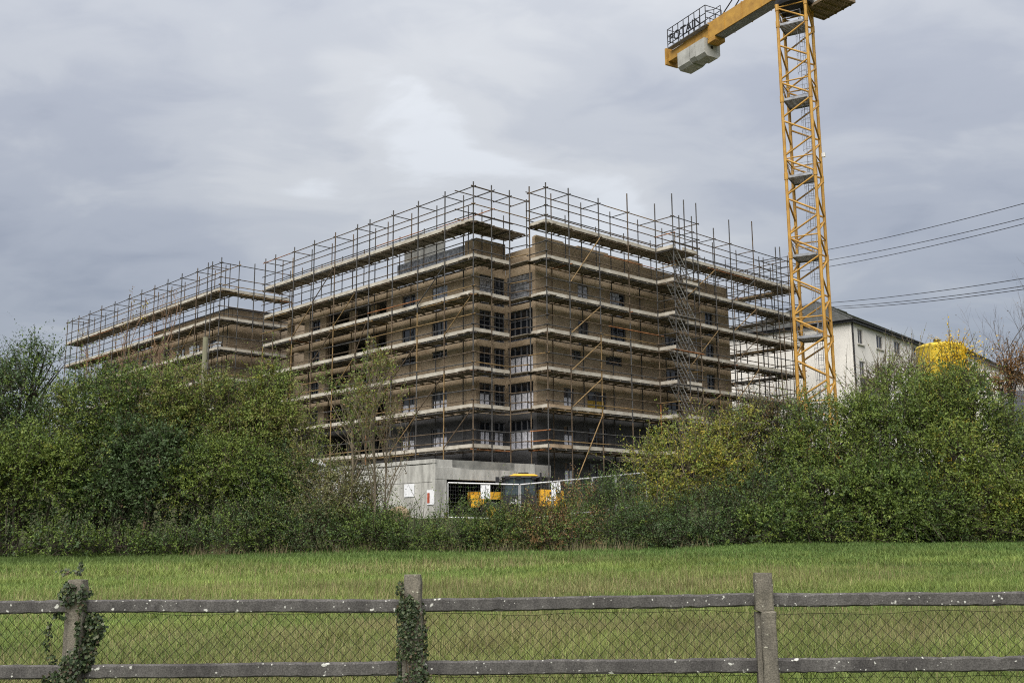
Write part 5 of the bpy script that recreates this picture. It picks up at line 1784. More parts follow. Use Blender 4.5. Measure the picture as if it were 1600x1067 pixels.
def rough_bar(a, b, h, w, seed, name, m, parent, n=46):
    """a cast rail, sawn into rings so that its edges can wander a little and chip"""
    a = np.asarray(a, float); b = np.asarray(b, float)
    d = b - a; L_ = np.linalg.norm(d); d /= L_
    s = np.cross(d, ZV); s /= np.linalg.norm(s)
    r = np.random.RandomState(seed)
    prof = []
    c = 0.012
    for (y, z) in ((-w / 2 + c, -h / 2), (w / 2 - c, -h / 2), (w / 2, -h / 2 + c), (w / 2, h / 2 - c), (w / 2 - c, h / 2), (-w / 2 + c, h / 2), (-w / 2, h / 2 - c), (-w / 2, -h / 2 + c)):
        prof.append((y, z))
    mb = MB()
    for i in range(n + 1):
        p = a + d * L_ * i / n
        w1 = 0.0018 * math.sin(i * 0.31 + seed) + r.normal(0, 0.0010)
        for (y, z) in prof:
            e = r.normal(0, 0.0016, 2)
            if r.rand() < 0.025: e[1] -= 0.010 * np.sign(z)
            mb.v.append(tuple(p + s * (y + e[0]) + ZV * (z + e[1] + w1)))
    for i in range(n):
        for k in range(8):
            mb.f.append((i * 8 + k, i * 8 + (k + 1) % 8, (i + 1) * 8 + (k + 1) % 8, (i + 1) * 8 + k)); mb.uv.append(None)
    mb.f.append(tuple(reversed(range(8)))); mb.uv.append(None)
    mb.f.append(tuple(n * 8 + k for k in range(8))); mb.uv.append(None)
    return mb.build(name, m, parent)


FENCE_POSTS = [np.array([-8.80, 8.73]), np.array([-6.12, 8.57]), np.array([-3.45, 8.409]), np.array([-0.78, 8.247]), np.array([1.90, 8.085]), np.array([4.58, 7.923]), np.array([7.26, 7.76])]


def build_fence():
    root = empty('concrete_fence', (FENCE_POSTS[3][0], FENCE_POSTS[3][1], 0), 'weathered concrete post and rail fence with chain link across the foreground', 'fence')
    fd = FENCE_POSTS[4] - FENCE_POSTS[3]; fd = np.array([fd[0], fd[1], 0]); fd /= np.linalg.norm(fd)
    fn = np.array([-fd[1], fd[0], 0])        # away from the road
    tops = [1.26, 1.27, 1.275, 1.305, 1.31, 1.32, 1.33]
    # rail heights (centre) measured at the two picture edges
    def rz(x, k):
        t = (x + 4.07) / (3.82 + 4.07)
        return (1.053 + 0.066 * t * 0.95 + 0.012 * math.sin(x * 1.3)) if k == 0 else (0.568 + 0.084 * t * 0.95 + 0.010 * math.sin(x * 1.1 + 1))
    rz_pts = {}
    for i, P_ in enumerate(FENCE_POSTS):
        p = np.array([P_[0], P_[1], 0.0])
        r = np.random.RandomState(40 + i)
        # a post with a slot cheek on its left: main shaft and a recessed cheek
        mb = MB()
        n = 26
        hw, hd_ = 0.066, 0.062
        lean = fd * r.normal(0, 0.004)
        prof = [(-hw + .012, -hd_), (hw - .012, -hd_), (hw, -hd_ + .012), (hw, hd_ - .012), (hw - .012, hd_), (-hw + .012, hd_), (-hw, hd_ - .012), (-hw, -hd_ + .012)]
        zs = sorted(list(np.linspace(-0.3, tops[i], n - 1)) + [1.022, 1.034])
        for k, z in enumerate(zs):
            q = p + ZV * z + lean * z
            head = 1 if z > 1.03 else 0
            taper = 1.0 if k < n else 0.9
            r_ = r.normal(0, 0.0015)
            q = q + fd * (0.0 if head else 0.022)
            wx = 1.0 if head else 0.86
            for (x, y) in prof:
                e = r.normal(0, 0.0022, 2)
                mb.v.append(tuple(q + fd * (x * taper * wx + e[0]) + fn * (y * taper + e[1]) + ZV * r.normal(0, 0.002)))
        for k in range(n):
            for j in range(8):
                mb.f.append((k * 8 + j, k * 8 + (j + 1) % 8, (k + 1) * 8 + (j + 1) % 8, (k + 1) * 8 + j)); mb.uv.append(None)
        mb.f.append(tuple(n * 8 + j for j in range(8))); mb.uv.append(None)
        post = mb.build('post', M_POST, root)
        ck = MB()
        ck.obox(p - fd * 0.054 + fn * 0.012 + ZV * 0.36, fd, fn, ZV, 0.036, 0.085, 1.32)
        cheek = ck.build('slot_cheek', M_POST, post)
    for i in range(len(FENCE_POSTS) - 1):
        a, b = FENCE_POSTS[i], FENCE_POSTS[i + 1]
        for k in (0, 1):
            p = np.array([a[0], a[1], 0]) + fd * 0.05; q = np.array([b[0], b[1], 0]) - fd * 0.05
            rough_bar(p + ZV * rz(p[0], k) + fn * 0.03, q + ZV * rz(q[0], k) + fn * 0.03, 0.099 if k == 0 else 0.105, 0.055, 70 + i * 2 + k, 'rail', M_RAIL, root)
        # chain link behind the rails
        mb = MB(); r = np.random.RandomState(90 + i)
        p = np.array([a[0], a[1], 0]); q = np.array([b[0], b[1], 0]); L_ = np.linalg.norm(q - p)
        z0, z1 = 0.02, 1.03
        cell = 0.086
        M_ = int((z1 - z0) / cell * 2)
        H_ = M_ * cell / 2
        nn = int(L_ / cell)
        sagz = lambda s, z: 0.012 * math.sin(s * 2.3 + i) * (z / 1.0) + 0.008 * math.sin(s * 7 + z * 5)

        def pt(s, z):
            return p + fd * s + ZV * (z0 + z + sagz(s, z)) + fn * (0.075 + 0.014 * math.sin(s * 3.1 + z * 4))
        for k in range(-M_, nn * 2 + 1):
            for sg in (1, -1):
                pts = []
                for j in range(M_ + 1):
                    s = (k + (j if sg > 0 else M_ - j)) * cell / 2
                    if 0.06 <= s <= L_ - 0.06:
                        pts.append(pt(s + r.normal(0, 0.002), j * cell / 2 + r.normal(0, 0.002)) + fn * (0.003 * (1 if (j % 2) == (sg > 0) else -1)))
                if len(pts) > 1 and k % 2 == 0:
                    mb.tube(pts, 0.0020, 3, cap=False)
        for zz in (0.03, 0.52, 0.99):
            mb.tube([pt(s, zz) for s in np.linspace(0.06, L_ - 0.06, 16)], 0.0018, 3, cap=False)
        w = mb.build('chain_link', mat('rusty_wire', (0.022, 0.020, 0.018), 0.7, 0.3, 20, metal=0.3), root)
        w['kind'] = 'stuff'
    return root, fd, fn


FENCE, FD, FN = build_fence()
# ------------------------------------------------------------------ vegetation
LEAF = leaf_mat('hedge_leaf', 0.48, 0.24)
M_BARK = mat('shrub_bark', (0.058, 0.047, 0.034), 0.9, 0.3, 4, color2=(0.032, 0.028, 0.021))
M_TWIG = mat('pale_twig', (0.165, 0.135, 0.095), 0.9, 0.25, 4)

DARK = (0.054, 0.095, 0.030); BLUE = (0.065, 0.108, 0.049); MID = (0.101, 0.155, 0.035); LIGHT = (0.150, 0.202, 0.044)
OLIVE = (0.150, 0.156, 0.048); YG = (0.218, 0.224, 0.039); YEL = (0.36, 0.315, 0.055); GOLD = (0.600, 0.420, 0.020)
BROWN = (0.165, 0.105, 0.050); RUSSET = (0.210, 0.120, 0.048); GREYG = (0.174, 0.192, 0.102)


def leaf_arrays(P, D, Nn, L, W):
    """folded leaf quads"""
    S = np.cross(D, Nn); S /= (np.linalg.norm(S, axis=1, keepdims=True) + 1e-9)
    Up = np.cross(S, D)
    V = np.zeros((len(P), 4, 3), np.float32)
    V[:, 0] = P
    V[:, 1] = P + D * L[:, None] * 0.45 + S * W[:, None] / 2 + Up * W[:, None] * 0.18
    V[:, 2] = P + D * L[:, None]
    V[:, 3] = P + D * L[:, None] * 0.45 - S * W[:, None] / 2 + Up * W[:, None] * 0.18
    return V.reshape(-1, 3)


def unit(a):
    return a / (np.linalg.norm(a, axis=1, keepdims=True) + 1e-9)


def shrub(name, lobes, n, pal, label, cat='shrub', leaf=0.115, group='shrubs along the field edge', seed=1, shoots=14, shoot_len=0.95, up=0.5, twig=True, bare=0.0, shell=(0.46, 1.0), dens_low=1.0, stemmat=None, ragged=0.30, leafw=0.52, base=None, sprigs=0.05, hollow=1.0):
    """lobes: (px, py, distance, rx px, ry px) of each leafy mass as surveyed; pal: [(colour, weight), ...] per shoot"""
    r = np.random.RandomState(seed)
    Ls = []
    for (x, y, Y, rx, ry) in lobes:
        c = at(x, y, Y); k = Y / 1646.0
        Ls.append((c, np.array([rx * k, max(0.9, min(rx, ry) * k * 0.9), ry * k])))
    wts = np.array([L[1][0] * L[1][2] for L in Ls]); wts /= wts.sum()
    ns = int(n / shoots)
    pick = r.choice(len(Ls), ns, p=wts)
    C = np.array([L[0] for L in Ls])[pick]; R_ = np.array([L[1] for L in Ls])[pick]
    dirs = r.normal(size=(ns, 3)); dirs = unit(dirs)
    # most shoots face the open side, a share fills the far side too
    flip = (dirs[:, 1] > 0.25) & (r.rand(ns) < 0.55); dirs[flip, 1] *= -1
    lowk = (dirs[:, 2] < -0.35) & (r.rand(ns) < 1 - dens_low); dirs[lowk, 2] *= -1
    rad = shell[0] + (shell[1] - shell[0]) * r.rand(ns) ** 0.6
    lump = 1 + ragged * wob(C + dirs * R_, 1.6, seed + 3) + 0.9 * ragged * wob(C + dirs * R_, 4.2, seed + 4)
    P0 = C + dirs * R_ * (rad * lump)[:, None]
    nrm = unit(dirs / R_)
    sd = unit(nrm * 0.75 + np.array([0, 0, up]) + r.normal(0, 0.55, (ns, 3)))
    sl = shoot_len * (0.45 + 0.8 * r.rand(ns))
    # long sprigs on the outline
    spr = r.rand(ns) < sprigs
    sl = np.where(spr, sl * 2.1, sl)
    sd = np.where(spr[:, None], unit(sd + np.array([0, 0, 0.9])), sd)
    # open hollows between the boughs: outer shoots are missing there, so one looks into the dark inside
    hol = wob(P0 * np.array([1, 1, 1.25]), 1.9, seed + 31) + 0.45 * wob(P0, 4.2, seed + 32)
    gap = (hol < -0.52 - 0.5 * (1 - hollow)) & (rad > 0.66)
    # keep leaves off the soil
    gz = zg(P0[:, 0], P0[:, 1])
    ok = (P0[:, 2] > gz + 0.05) & ~gap
    P0, sd, sl, nrm = P0[ok], sd[ok], sl[ok], nrm[ok]; ns = len(P0)
    cols = np.array([p[0] for p in pal]); w = np.array([p[1] for p in pal], float); w /= w.sum()
    patch = wob(P0, 0.9, seed + 9)
    u = np.clip(r.rand(ns) * 0.6 + (patch * 0.5 + 0.5) * 0.4, 0, 0.9999)
    ci = np.searchsorted(np.cumsum(w), u)
    scol = cols[np.clip(ci, 0, len(cols) - 1)] * (0.80 + 0.50 * r.rand(ns))[:, None] * np.array([1.06, 1.0, 0.92])
    rep = np.repeat(np.arange(ns), shoots)
    m_ = len(rep)
    keep = r.rand(m_) >= bare
    t = (np.tile(np.arange(shoots), ns) + r.rand(m_)) / shoots
    rep, t = rep[keep], t[keep]; m_ = len(rep)
    droop = np.stack([np.zeros(m_), np.zeros(m_), -0.22 * (t ** 2) * sl[rep]], 1)
    B = P0[rep] + sd[rep] * (t * sl[rep])[:, None] + droop + r.normal(0, 0.032, (m_, 3))
    D = unit(sd[rep] * 0.55 + r.normal(0, 0.75, (m_, 3)) + np.array([0, 0, -0.12]))
    Nn = unit(nrm[rep] * 0.5 + np.array([0, -0.15, 0.75]) + r.normal(0, 0.55, (m_, 3)))
    L = leaf * (0.6 + 0.75 * r.rand(m_)) * (1.1 - 0.4 * t); W = L * leafw * (0.8 + 0.4 * r.rand(m_))
    V = leaf_arrays(B, D, Nn, L, W)
    col = scol[rep] * (0.80 + 0.36 * r.rand(m_))[:, None]
    F = np.arange(len(V)).reshape(-1, 4)
    bc = np.mean([L_[0] for L_ in Ls], 0) if base is None else np.asarray(base, float)
    bz = float(zg(bc[0], bc[1]))
    root = empty(name, (bc[0], bc[1], bz), label, cat, group)
    o = mesh_np('foliage', V, F, LEAF, root, col); o['kind'] = 'stuff'
    # stems: trunk(s) from the base to every lobe, limbs to the shoots
    mb = MB()
    b0 = np.array([bc[0], bc[1], bz - 0.1])
    for (c, R3) in Ls:
        foot = b0 + np.array([(c[0] - bc[0]) * 0.55, (c[1] - bc[1]) * 0.4, 0]); foot[2] = float(zg(foot[0], foot[1])) - 0.1
        h = max(0.4, c[2] - foot[2])
        mid = (foot + c) / 2 + r.normal(0, 0.12, 3)
        rt = 0.035 + 0.012 * h
        mb.tube([foot, mid, c + np.array([0, 0, R3[2] * 0.2])], [rt, rt * 0.75, rt * 0.4], 6)
        for _ in range(9):
            d = unit(r.normal(size=(1, 3)))[0]; d[2] = abs(d[2]) * 0.9
            e = c + d * R3 * 0.95
            s_ = mid + (c - mid) * r.rand()
            mb.tube([s_, (s_ + e) / 2 + r.normal(0, 0.12, 3), e], [rt * 0.45, rt * 0.3, 0.010], 4, cap=False)
    mb.build('stems', stemmat or M_BARK, root)
    if twig:
        tw = MB()
        sel = r.choice(ns, min(ns, int(ns * (0.30 if bare < 0.3 else 0.9))), replace=False)
        for k in sel:
            a = P0[k]; d = sd[k]; s_ = sl[k]
            e = a + d * s_ * 1.05 + np.array([0, 0, -0.22 * s_])
            tw.tube([a - d * 0.25, a + d * s_ * 0.5 + np.array([0, 0, -0.05 * s_]), e], [0.016, 0.011, 0.005], 3, cap=False)
        tw.build('twigs', stemmat or M_BARK, root)['kind'] = 'stuff'
    return root


G = [(DARK, 4), (MID, 4), (LIGHT, 2), (BLUE, 2)]
SH = 'shrub'
# --- left hedge, from the picture's left edge inwards
shrub('hawthorn_tree', [(-55, 640, 46, 95, 95), (30, 640, 46, 85, 85), (55, 568, 46.5, 52, 36), (-10, 590, 46.5, 60, 45), (-30, 740, 45.5, 80, 70), (60, 690, 46.5, 90, 60)], 48000, [(DARK, 4), (BLUE, 3), (MID, 4), (LIGHT, 1.6)], 'tallest dark green hawthorn rising at the extreme left of the hedge', 'tree', seed=2, sprigs=0.10)
shrub('hazel_bush', [(35, 715, 43.2, 66, 48), (-30, 720, 43.2, 60, 55), (92, 745, 43.4, 50, 50), (30, 775, 43.4, 85, 40)], 26000, [(DARK, 3), (MID, 4), (LIGHT, 3), (YG, 1.8), (YEL, 0.2)], 'yellowish green bush bulging low in front of the leftmost hawthorn', seed=3, leaf=0.125, dens_low=0.45)
shrub('field_maple', [(150, 640, 45, 70, 66), (215, 625, 45.5, 64, 52), (170, 705, 44.6, 70, 55)], 30000, [(MID, 4), (DARK, 3), (LIGHT, 3), (OLIVE, 1.5)], 'rounded mid green maple between the hawthorn and the centre of the left hedge', 'tree', seed=4, sprigs=0.08)
shrub('elder_bush', [(240, 720, 43.8, 78, 58), (170, 775, 43.6, 70, 36), (260, 775, 43.8, 66, 34)], 24000, [(BLUE, 4), (DARK, 3), (MID, 2)], 'dark blue green elder low in the middle of the left hedge', seed=5, leaf=0.14, dens_low=0.45)
shrub('blackthorn_tree', [(300, 635, 45.5, 66, 62), (345, 660, 45.2, 62, 60), (275, 668, 44.8, 50, 50)], 30000, [(MID, 4), (OLIVE, 3), (LIGHT, 3), (DARK, 2), (YG, 0.8)], 'broad olive green blackthorn below the timber pole', 'tree', seed=6, sprigs=0.10)
shrub('dogwood_bush', [(350, 735, 43.6, 84, 46), (300, 770, 43.5, 50, 30), (405, 765, 43.6, 60, 34)], 22000, [(DARK, 3), (MID, 4), (LIGHT, 2.4), (YG, 1.5), (YEL, 0.25)], 'green bush with yellowing leaf tips near the dark gap of the left hedge', seed=7, leaf=0.105, dens_low=0.45)
shrub('willow_bush', [(425, 640, 46, 52, 56), (455, 690, 45.6, 46, 55), (400, 680, 45, 46, 50), (432, 600, 46.2, 32, 22)], 23000, [(OLIVE, 4), (LIGHT, 3), (MID, 2), (YG, 2), (BROWN, 0.5)], 'loose olive willow in front of the left end of the main scaffold', seed=8, leaf=0.115, sprigs=0.16, ragged=0.35)
shrub('privet_bush', [(415, 770, 44, 62, 44), (460, 760, 44.5, 50, 50)], 14000, [(DARK, 4), (BLUE, 2), (MID, 2.5)], 'dark rounded bush at the right foot of the left hedge', seed=9, leaf=0.115)
shrub('sallow_scrub', [(520, 770, 43.6, 62, 46), (478, 735, 44, 40, 36), (560, 790, 43.4, 46, 32), (500, 800, 43, 70, 34), (588, 768, 43.6, 24, 36), (540, 735, 44, 40, 22)], 24000, [(GREYG, 4), (OLIVE, 3), (MID, 2), (BROWN, 0.7)], 'pale grey green twiggy scrub before the concrete wall', seed=10, leaf=0.085, bare=0.22, stemmat=M_TWIG, ragged=0.4, shell=(0.3, 1.0))
# under-hedge nettles and bramble skirts
shrub('nettle_patch', [(20, 852, 42.4, 70, 22), (110, 850, 42.4, 60, 20), (-50, 850, 42.4, 50, 24)], 7000, [(MID, 4), (BLUE, 3), (LIGHT, 1.5)], 'low leafy nettles at the left foot of the hedge on the grass', 'nettles', seed=11, leaf=0.12, up=0.9, group='low growth at the foot of the hedges')
shrub('nettle_patch', [(190, 852, 42.6, 56, 16), (270, 850, 42.8, 50, 14)], 4500, [(MID, 4), (DARK, 3), (LIGHT, 1)], 'low leafy nettles below the dark gap of the left hedge', 'nettles', seed=12, leaf=0.11, up=0.9, group='low growth at the foot of the hedges')
# dark backing growth that fills the inside of the left hedge
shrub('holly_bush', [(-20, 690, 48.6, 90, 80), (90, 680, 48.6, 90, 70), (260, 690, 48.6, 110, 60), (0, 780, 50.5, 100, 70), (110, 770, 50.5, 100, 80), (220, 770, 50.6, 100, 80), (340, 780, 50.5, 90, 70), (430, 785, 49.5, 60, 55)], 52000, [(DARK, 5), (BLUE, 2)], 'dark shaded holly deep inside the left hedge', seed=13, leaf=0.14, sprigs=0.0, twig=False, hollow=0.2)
shrub('bramble_thicket', [(350, 835, 42.6, 66, 28), (420, 820, 42.8, 76, 40), (490, 832, 42.6, 70, 36)], 20000, [(DARK, 4), (BLUE, 2), (MID, 2.5), (GREYG, 1), (BROWN, 0.5)], 'dark bramble thicket with dry stalks below the pale scrub', 'brambles', seed=14, leaf=0.095, up=0.7, group='low growth at the foot of the hedges', sprigs=0.10)
shrub('bramble_thicket', [(570, 835, 42.4, 66, 34), (640, 843, 42.3, 60, 22), (580, 822, 43.5, 44, 20)], 16000, [(DARK, 4), (MID, 3), (BLUE, 1.5), (BROWN, 0.6)], 'dark bramble thicket in front of the tan boulder', 'brambles', seed=15, leaf=0.095, up=0.7, group='low growth at the foot of the hedges', sprigs=0.10)
shrub('bramble_thicket', [(715, 832, 42.8, 66, 36), (780, 832, 42.8, 60, 38)], 16000, [(DARK, 3), (MID, 2.5), (OLIVE, 2), (BROWN, 2)], 'bramble thicket straight below the garage opening', 'brambles', seed=16, leaf=0.095, up=0.7, group='low growth at the foot of the hedges', sprigs=0.12)
shrub('bramble_thicket', [(845, 828, 43.4, 62, 40), (900, 815, 44, 56, 46), (870, 842, 42.6, 70, 24)], 18000, [(DARK, 3.5), (MID, 2), (BROWN, 2.4), (OLIVE, 1.6)], 'brownish bramble thicket below the telehandler engine cover', 'brambles', seed=17, leaf=0.09, up=0.7, group='low growth at the foot of the hedges', sprigs=0.12)
shrub('bramble_thicket', [(965, 800, 44.6, 50, 52), (1000, 825, 43, 66, 40), (940, 775, 46, 36, 26)], 19000, [(DARK, 5), (BLUE, 2), (MID, 1.6), (BROWN, 1.2)], 'dark tangled bramble thicket left of the yellow leaved shrub', 'brambles', seed=18, leaf=0.09, up=0.6, group='low growth at the foot of the hedges', sprigs=0.10)
# --- right mass
def dry_grass():
    r = np.random.RandomState(77)
    Vs = []; Cs = []
    for (x, y, w, n) in ((340, 842, 40, 420), (430, 852, 26, 160), (560, 850, 46, 420), (690, 852, 30, 200), (790, 848, 40, 300), (905, 846, 46, 420), (985, 850, 26, 160), (1085, 852, 30, 140)):
        n = int(n * 0.55)
        c = at(x, y, 41.8)
        X = c[0] + r.normal(0, w * 0.0254 * 0.6, n); Y = 41.5 + r.rand(n) * 1.3
        Z = zg(X, Y)
        h = 0.22 + 0.45 * r.rand(n) ** 1.5
        a = r.rand(n) * 6.283
        lx, ly = np.cos(a) * h * 0.3, np.sin(a) * h * 0.3
        V = np.zeros((n, 3, 3), np.float32)
        V[:, 0] = np.stack([X - 0.010, Y, Z], 1); V[:, 1] = np.stack([X + 0.010, Y, Z], 1); V[:, 2] = np.stack([X + lx, Y + ly, Z + h], 1)
        Vs.append(V.reshape(-1, 3)); Cs.append(np.array([0.200, 0.172, 0.095]) * (0.6 + 0.7 * r.rand(n))[:, None])
    V = np.concatenate(Vs)
    o = mesh_np('dry_grass', V, np.arange(len(V)).reshape(-1, 3), MATS['grass_blade'], None, np.concatenate(Cs))
    tag(o, 'dry straw coloured grass stalks along the foot of the brambles', 'dry grass', kind='stuff')


dry_grass()
shrub('yellowing_dogwood', [(1065, 735, 44.6, 56, 56), (1035, 782, 44.2, 46, 34), (1095, 690, 45.4, 56, 34), (1010, 730, 45.2, 30, 34), (1140, 735, 44.4, 48, 44), (1150, 665, 45.6, 40, 24)], 25000, [(MID, 2.5), (YEL, 1.0), (LIGHT, 3), (YG, 4), (DARK, 1.5), (YEL, 0.9)], 'bright yellow leaved shrub at the near end of the right hedge', seed=19, leaf=0.115, bare=0.12, sprigs=0.14, ragged=0.4, stemmat=M_TWIG)
shrub('spindle_bush', [(1150, 672, 46.6, 44, 36), (1190, 690, 46.8, 50, 56), (1215, 652, 47, 36, 30), (1130, 720, 46, 46, 40)], 18000, [(DARK, 4), (OLIVE, 2), (BROWN, 1.6), (MID, 2), (YG, 0.6)], 'thin brownish shrub below the ladder bay of the right scaffold', seed=20, leaf=0.095, bare=0.3, sprigs=0.18, ragged=0.4)
shrub('bramble_bank', [(1105, 815, 43.2, 76, 40), (1180, 785, 44, 70, 54), (1060, 835, 42.6, 70, 28), (1160, 838, 42.6, 70, 24)], 30000, [(DARK, 5), (BLUE, 3), (MID, 2), (GREYG, 0.7)], 'dark bramble bank in front of the yellow leaved shrub', 'brambles', seed=21, leaf=0.09, up=0.6, group='low growth at the foot of the hedges')
shrub('hawthorn_bush', [(1290, 690, 45.4, 66, 66), (1250, 720, 45.2, 54, 62), (1340, 665, 45.8, 60, 52)], 30000, [(MID, 4), (LIGHT, 3.4), (DARK, 3), (YG, 0.5)], 'fresh green hawthorn bush at the foot of the crane mast', seed=22, sprigs=0.08)
shrub('ash_bush', [(1400, 640, 46, 66, 60), (1462, 640, 46.4, 60, 52), (1420, 700, 45, 74, 62)], 33000, [(LIGHT, 4), (MID, 4), (DARK, 2), (YG, 0.7)], 'tall fresh green bush in front of the cream house', seed=23, sprigs=0.12)
shrub('sycamore_bush', [(1520, 650, 46, 58, 60), (1572, 700, 45.6, 60, 62), (1625, 730, 45.4, 60, 70), (1500, 610, 46.6, 42, 36)], 28000, [(MID, 4), (LIGHT, 3), (DARK, 2.5), (BLUE, 1)], 'green bush below the brown roofed house at the right', seed=24, sprigs=0.10)
shrub('lime_bush', [(1490, 715, 43.8, 54, 44), (1545, 770, 43.6, 66, 44), (1600, 790, 43.6, 60, 40), (1650, 780, 43.6, 60, 50)], 24000, [(YG, 3), (LIGHT, 4), (MID, 3), (YEL, 0.5), (DARK, 1.4)], 'yellow green bush low in the right hedge, beside the field corner', seed=25, leaf=0.125)
shrub('guelder_bush', [(1290, 785, 43.4, 82, 50), (1210, 820, 42.8, 60, 34), (1370, 770, 43.6, 70, 54)], 30000, [(LIGHT, 3), (MID, 4), (DARK, 3), (BLUE, 1)], 'leafy green bush low in the middle of the right hedge', seed=26, leaf=0.125)
shrub('alder_bush', [(1440, 790, 43.4, 70, 46), (1380, 825, 43, 70, 26), (1470, 826, 43.2, 60, 22)], 22000, [(DARK, 4), (MID, 4), (LIGHT, 1.6)], 'dark green bush at the foot of the right hedge, under the yellow green one', seed=27, leaf=0.115)
shrub('nettle_patch', [(1560, 828, 43.2, 66, 16), (1640, 822, 43.2, 50, 18), (1300, 840, 42.8, 60, 14)], 6000, [(MID, 4), (LIGHT, 2), (DARK, 2)], 'low leafy nettles at the right foot of the hedge on the grass', 'nettles', seed=28, leaf=0.10, up=0.9, group='low growth at the foot of the hedges')
shrub('hazel_bush', [(1735, 735, 45.6, 80, 72), (1820, 760, 45.6, 80, 60), (1740, 800, 44, 90, 44)], 16000, [(MID, 4), (LIGHT, 3), (DARK, 3)], 'green bush continuing the right hedge past the block wall', seed=41)
shrub('hazel_bush', [(-150, 690, 46, 90, 80), (-230, 740, 45.6, 80, 70), (-140, 780, 44.6, 90, 50)], 16000, [(MID, 4), (DARK, 4), (LIGHT, 2)], 'green bush continuing the left hedge past the tall hawthorn', seed=42)
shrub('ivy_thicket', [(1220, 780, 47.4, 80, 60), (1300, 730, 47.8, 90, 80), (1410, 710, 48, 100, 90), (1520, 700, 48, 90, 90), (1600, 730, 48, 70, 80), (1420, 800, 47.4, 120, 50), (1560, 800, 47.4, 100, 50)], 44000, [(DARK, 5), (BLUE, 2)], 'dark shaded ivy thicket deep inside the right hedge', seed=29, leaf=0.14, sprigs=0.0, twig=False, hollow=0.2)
shrub('silver_sapling', [(1380, 585, 48, 40, 26), (1425, 575, 48.4, 36, 22), (1350, 615, 48, 30, 22)], 2600, [(GREYG, 4), (LIGHT, 2), (OLIVE, 2)], 'thin bare stemmed sapling against the cream house wall', 'sapling', seed=30, leaf=0.10, bare=0.45, stemmat=M_TWIG, sprigs=0.35, up=0.9, ragged=0.5, shell=(0.15, 1.0), shoots=9)
shrub('golden_sapling', [(1490, 560, 50, 26, 28), (1470, 590, 50, 34, 22), (1508, 585, 50, 22, 24)], 3600, [(GOLD, 5), (YEL, 2), (YG, 1)], 'golden leaved sapling standing before the yellow silo', 'sapling', seed=31, leaf=0.125, bare=0.1, sprigs=0.2, up=0.8, ragged=0.45, shell=(0.15, 1.0), stemmat=M_BARK)
shrub('russet_tree', [(1580, 575, 58, 40, 34), (1615, 585, 58.5, 40, 44), (1560, 600, 58, 26, 24)], 7500, [(RUSSET, 4), (BROWN, 3), (OLIVE, 1.5), (YEL, 0.4)], 'russet autumn tree at the right edge before the brown roof', 'tree', seed=32, leaf=0.13, bare=0.25, sprigs=0.2, ragged=0.4, shell=(0.2, 1.0))


def bare_tree(name, x, y0, y1, Y, label, seed, n=5, leafcol=None, spread=0.5, group=None, mat_=None, nleaf=0, sub=3, foot_z=None, cat='tree', lean=0.0, thick=1.0):
    """a thin tree drawn limb by limb: trunk, forks, twigs"""
    r = np.random.RandomState(seed)
    foot = at(x, y0, Y); top = at(x, y1, Y)
    foot[2] = float(zg(foot[0], foot[1])) - 0.05
    H = top[2] - foot[2]
    root = empty(name, tuple(foot), label, cat, group)
    tr = MB(); lb = MB(); tips = []

    def grow(p, d, L, rad, lev, target):
        pts = [p]; q = p.copy(); dd = d.copy()
        for k in range(5):
            dd = dd + r.normal(0, 0.09, 3); dd[2] += 0.05; dd /= np.linalg.norm(dd)
            q = q + dd * L / 5; pts.append(q.copy())
        target.tube(pts, list(np.linspace(rad, rad * 0.5, 6)), 6 if lev == 0 else (4 if lev == 1 else 3), cap=False)
        if lev >= sub:
            tips.append((pts[2], pts[-1])); return
        for k in range(n if lev > 0 else n + 3):
            t = 0.25 + 0.75 * r.rand() if lev > 0 else 0.30 + 0.68 * (k + r.rand()) / (n + 3)
            i = min(4, int(t * 5)); b = pts[i] + (pts[i + 1] - pts[i]) * (t * 5 - i)
            e = r.normal(size=3); e[2] = abs(e[2]) * 0.6; e /= np.linalg.norm(e)
            nd = dd * 0.75 + e * spread * 1.3; nd[2] += 0.25; nd /= np.linalg.norm(nd)
            grow(b, nd, L * (0.42 + 0.25 * r.rand()) * (1.15 - 0.5 * t), rad * (0.55 - 0.2 * t), lev + 1, lb)
    d0 = np.array([lean, 0, 1.0]); d0 /= np.linalg.norm(d0)
    grow(foot, d0, H * 0.88, (0.016 + 0.0062 * H) * thick, 0, tr)
    tr.build('trunk', mat_ or M_BARK, root); lb.build('limbs', mat_ or M_BARK, root)
    if nleaf and tips:
        a = np.array([t[0] for t in tips]); b = np.array([t[1] for t in tips])
        k = r.randint(0, len(tips), nleaf)
        P = a[k] + (b[k] - a[k]) * r.rand(nleaf)[:, None] + r.normal(0, 0.05, (nleaf, 3))
        D = unit(r.normal(size=(nleaf, 3))); Nn = unit(r.normal(size=(nleaf, 3)) + np.array([0, 0, 0.8]))
        L = 0.10 * (0.6 + 0.8 * r.rand(nleaf))
        V = leaf_arrays(P, D, Nn, L, L * 0.5)
        cols = np.array(leafcol)[r.randint(0, len(leafcol), nleaf)] * (0.7 + 0.6 * r.rand(nleaf))[:, None]
        mesh_np('foliage', V, np.arange(len(V)).reshape(-1, 4), LEAF, root, cols)['kind'] = 'stuff'
    return root


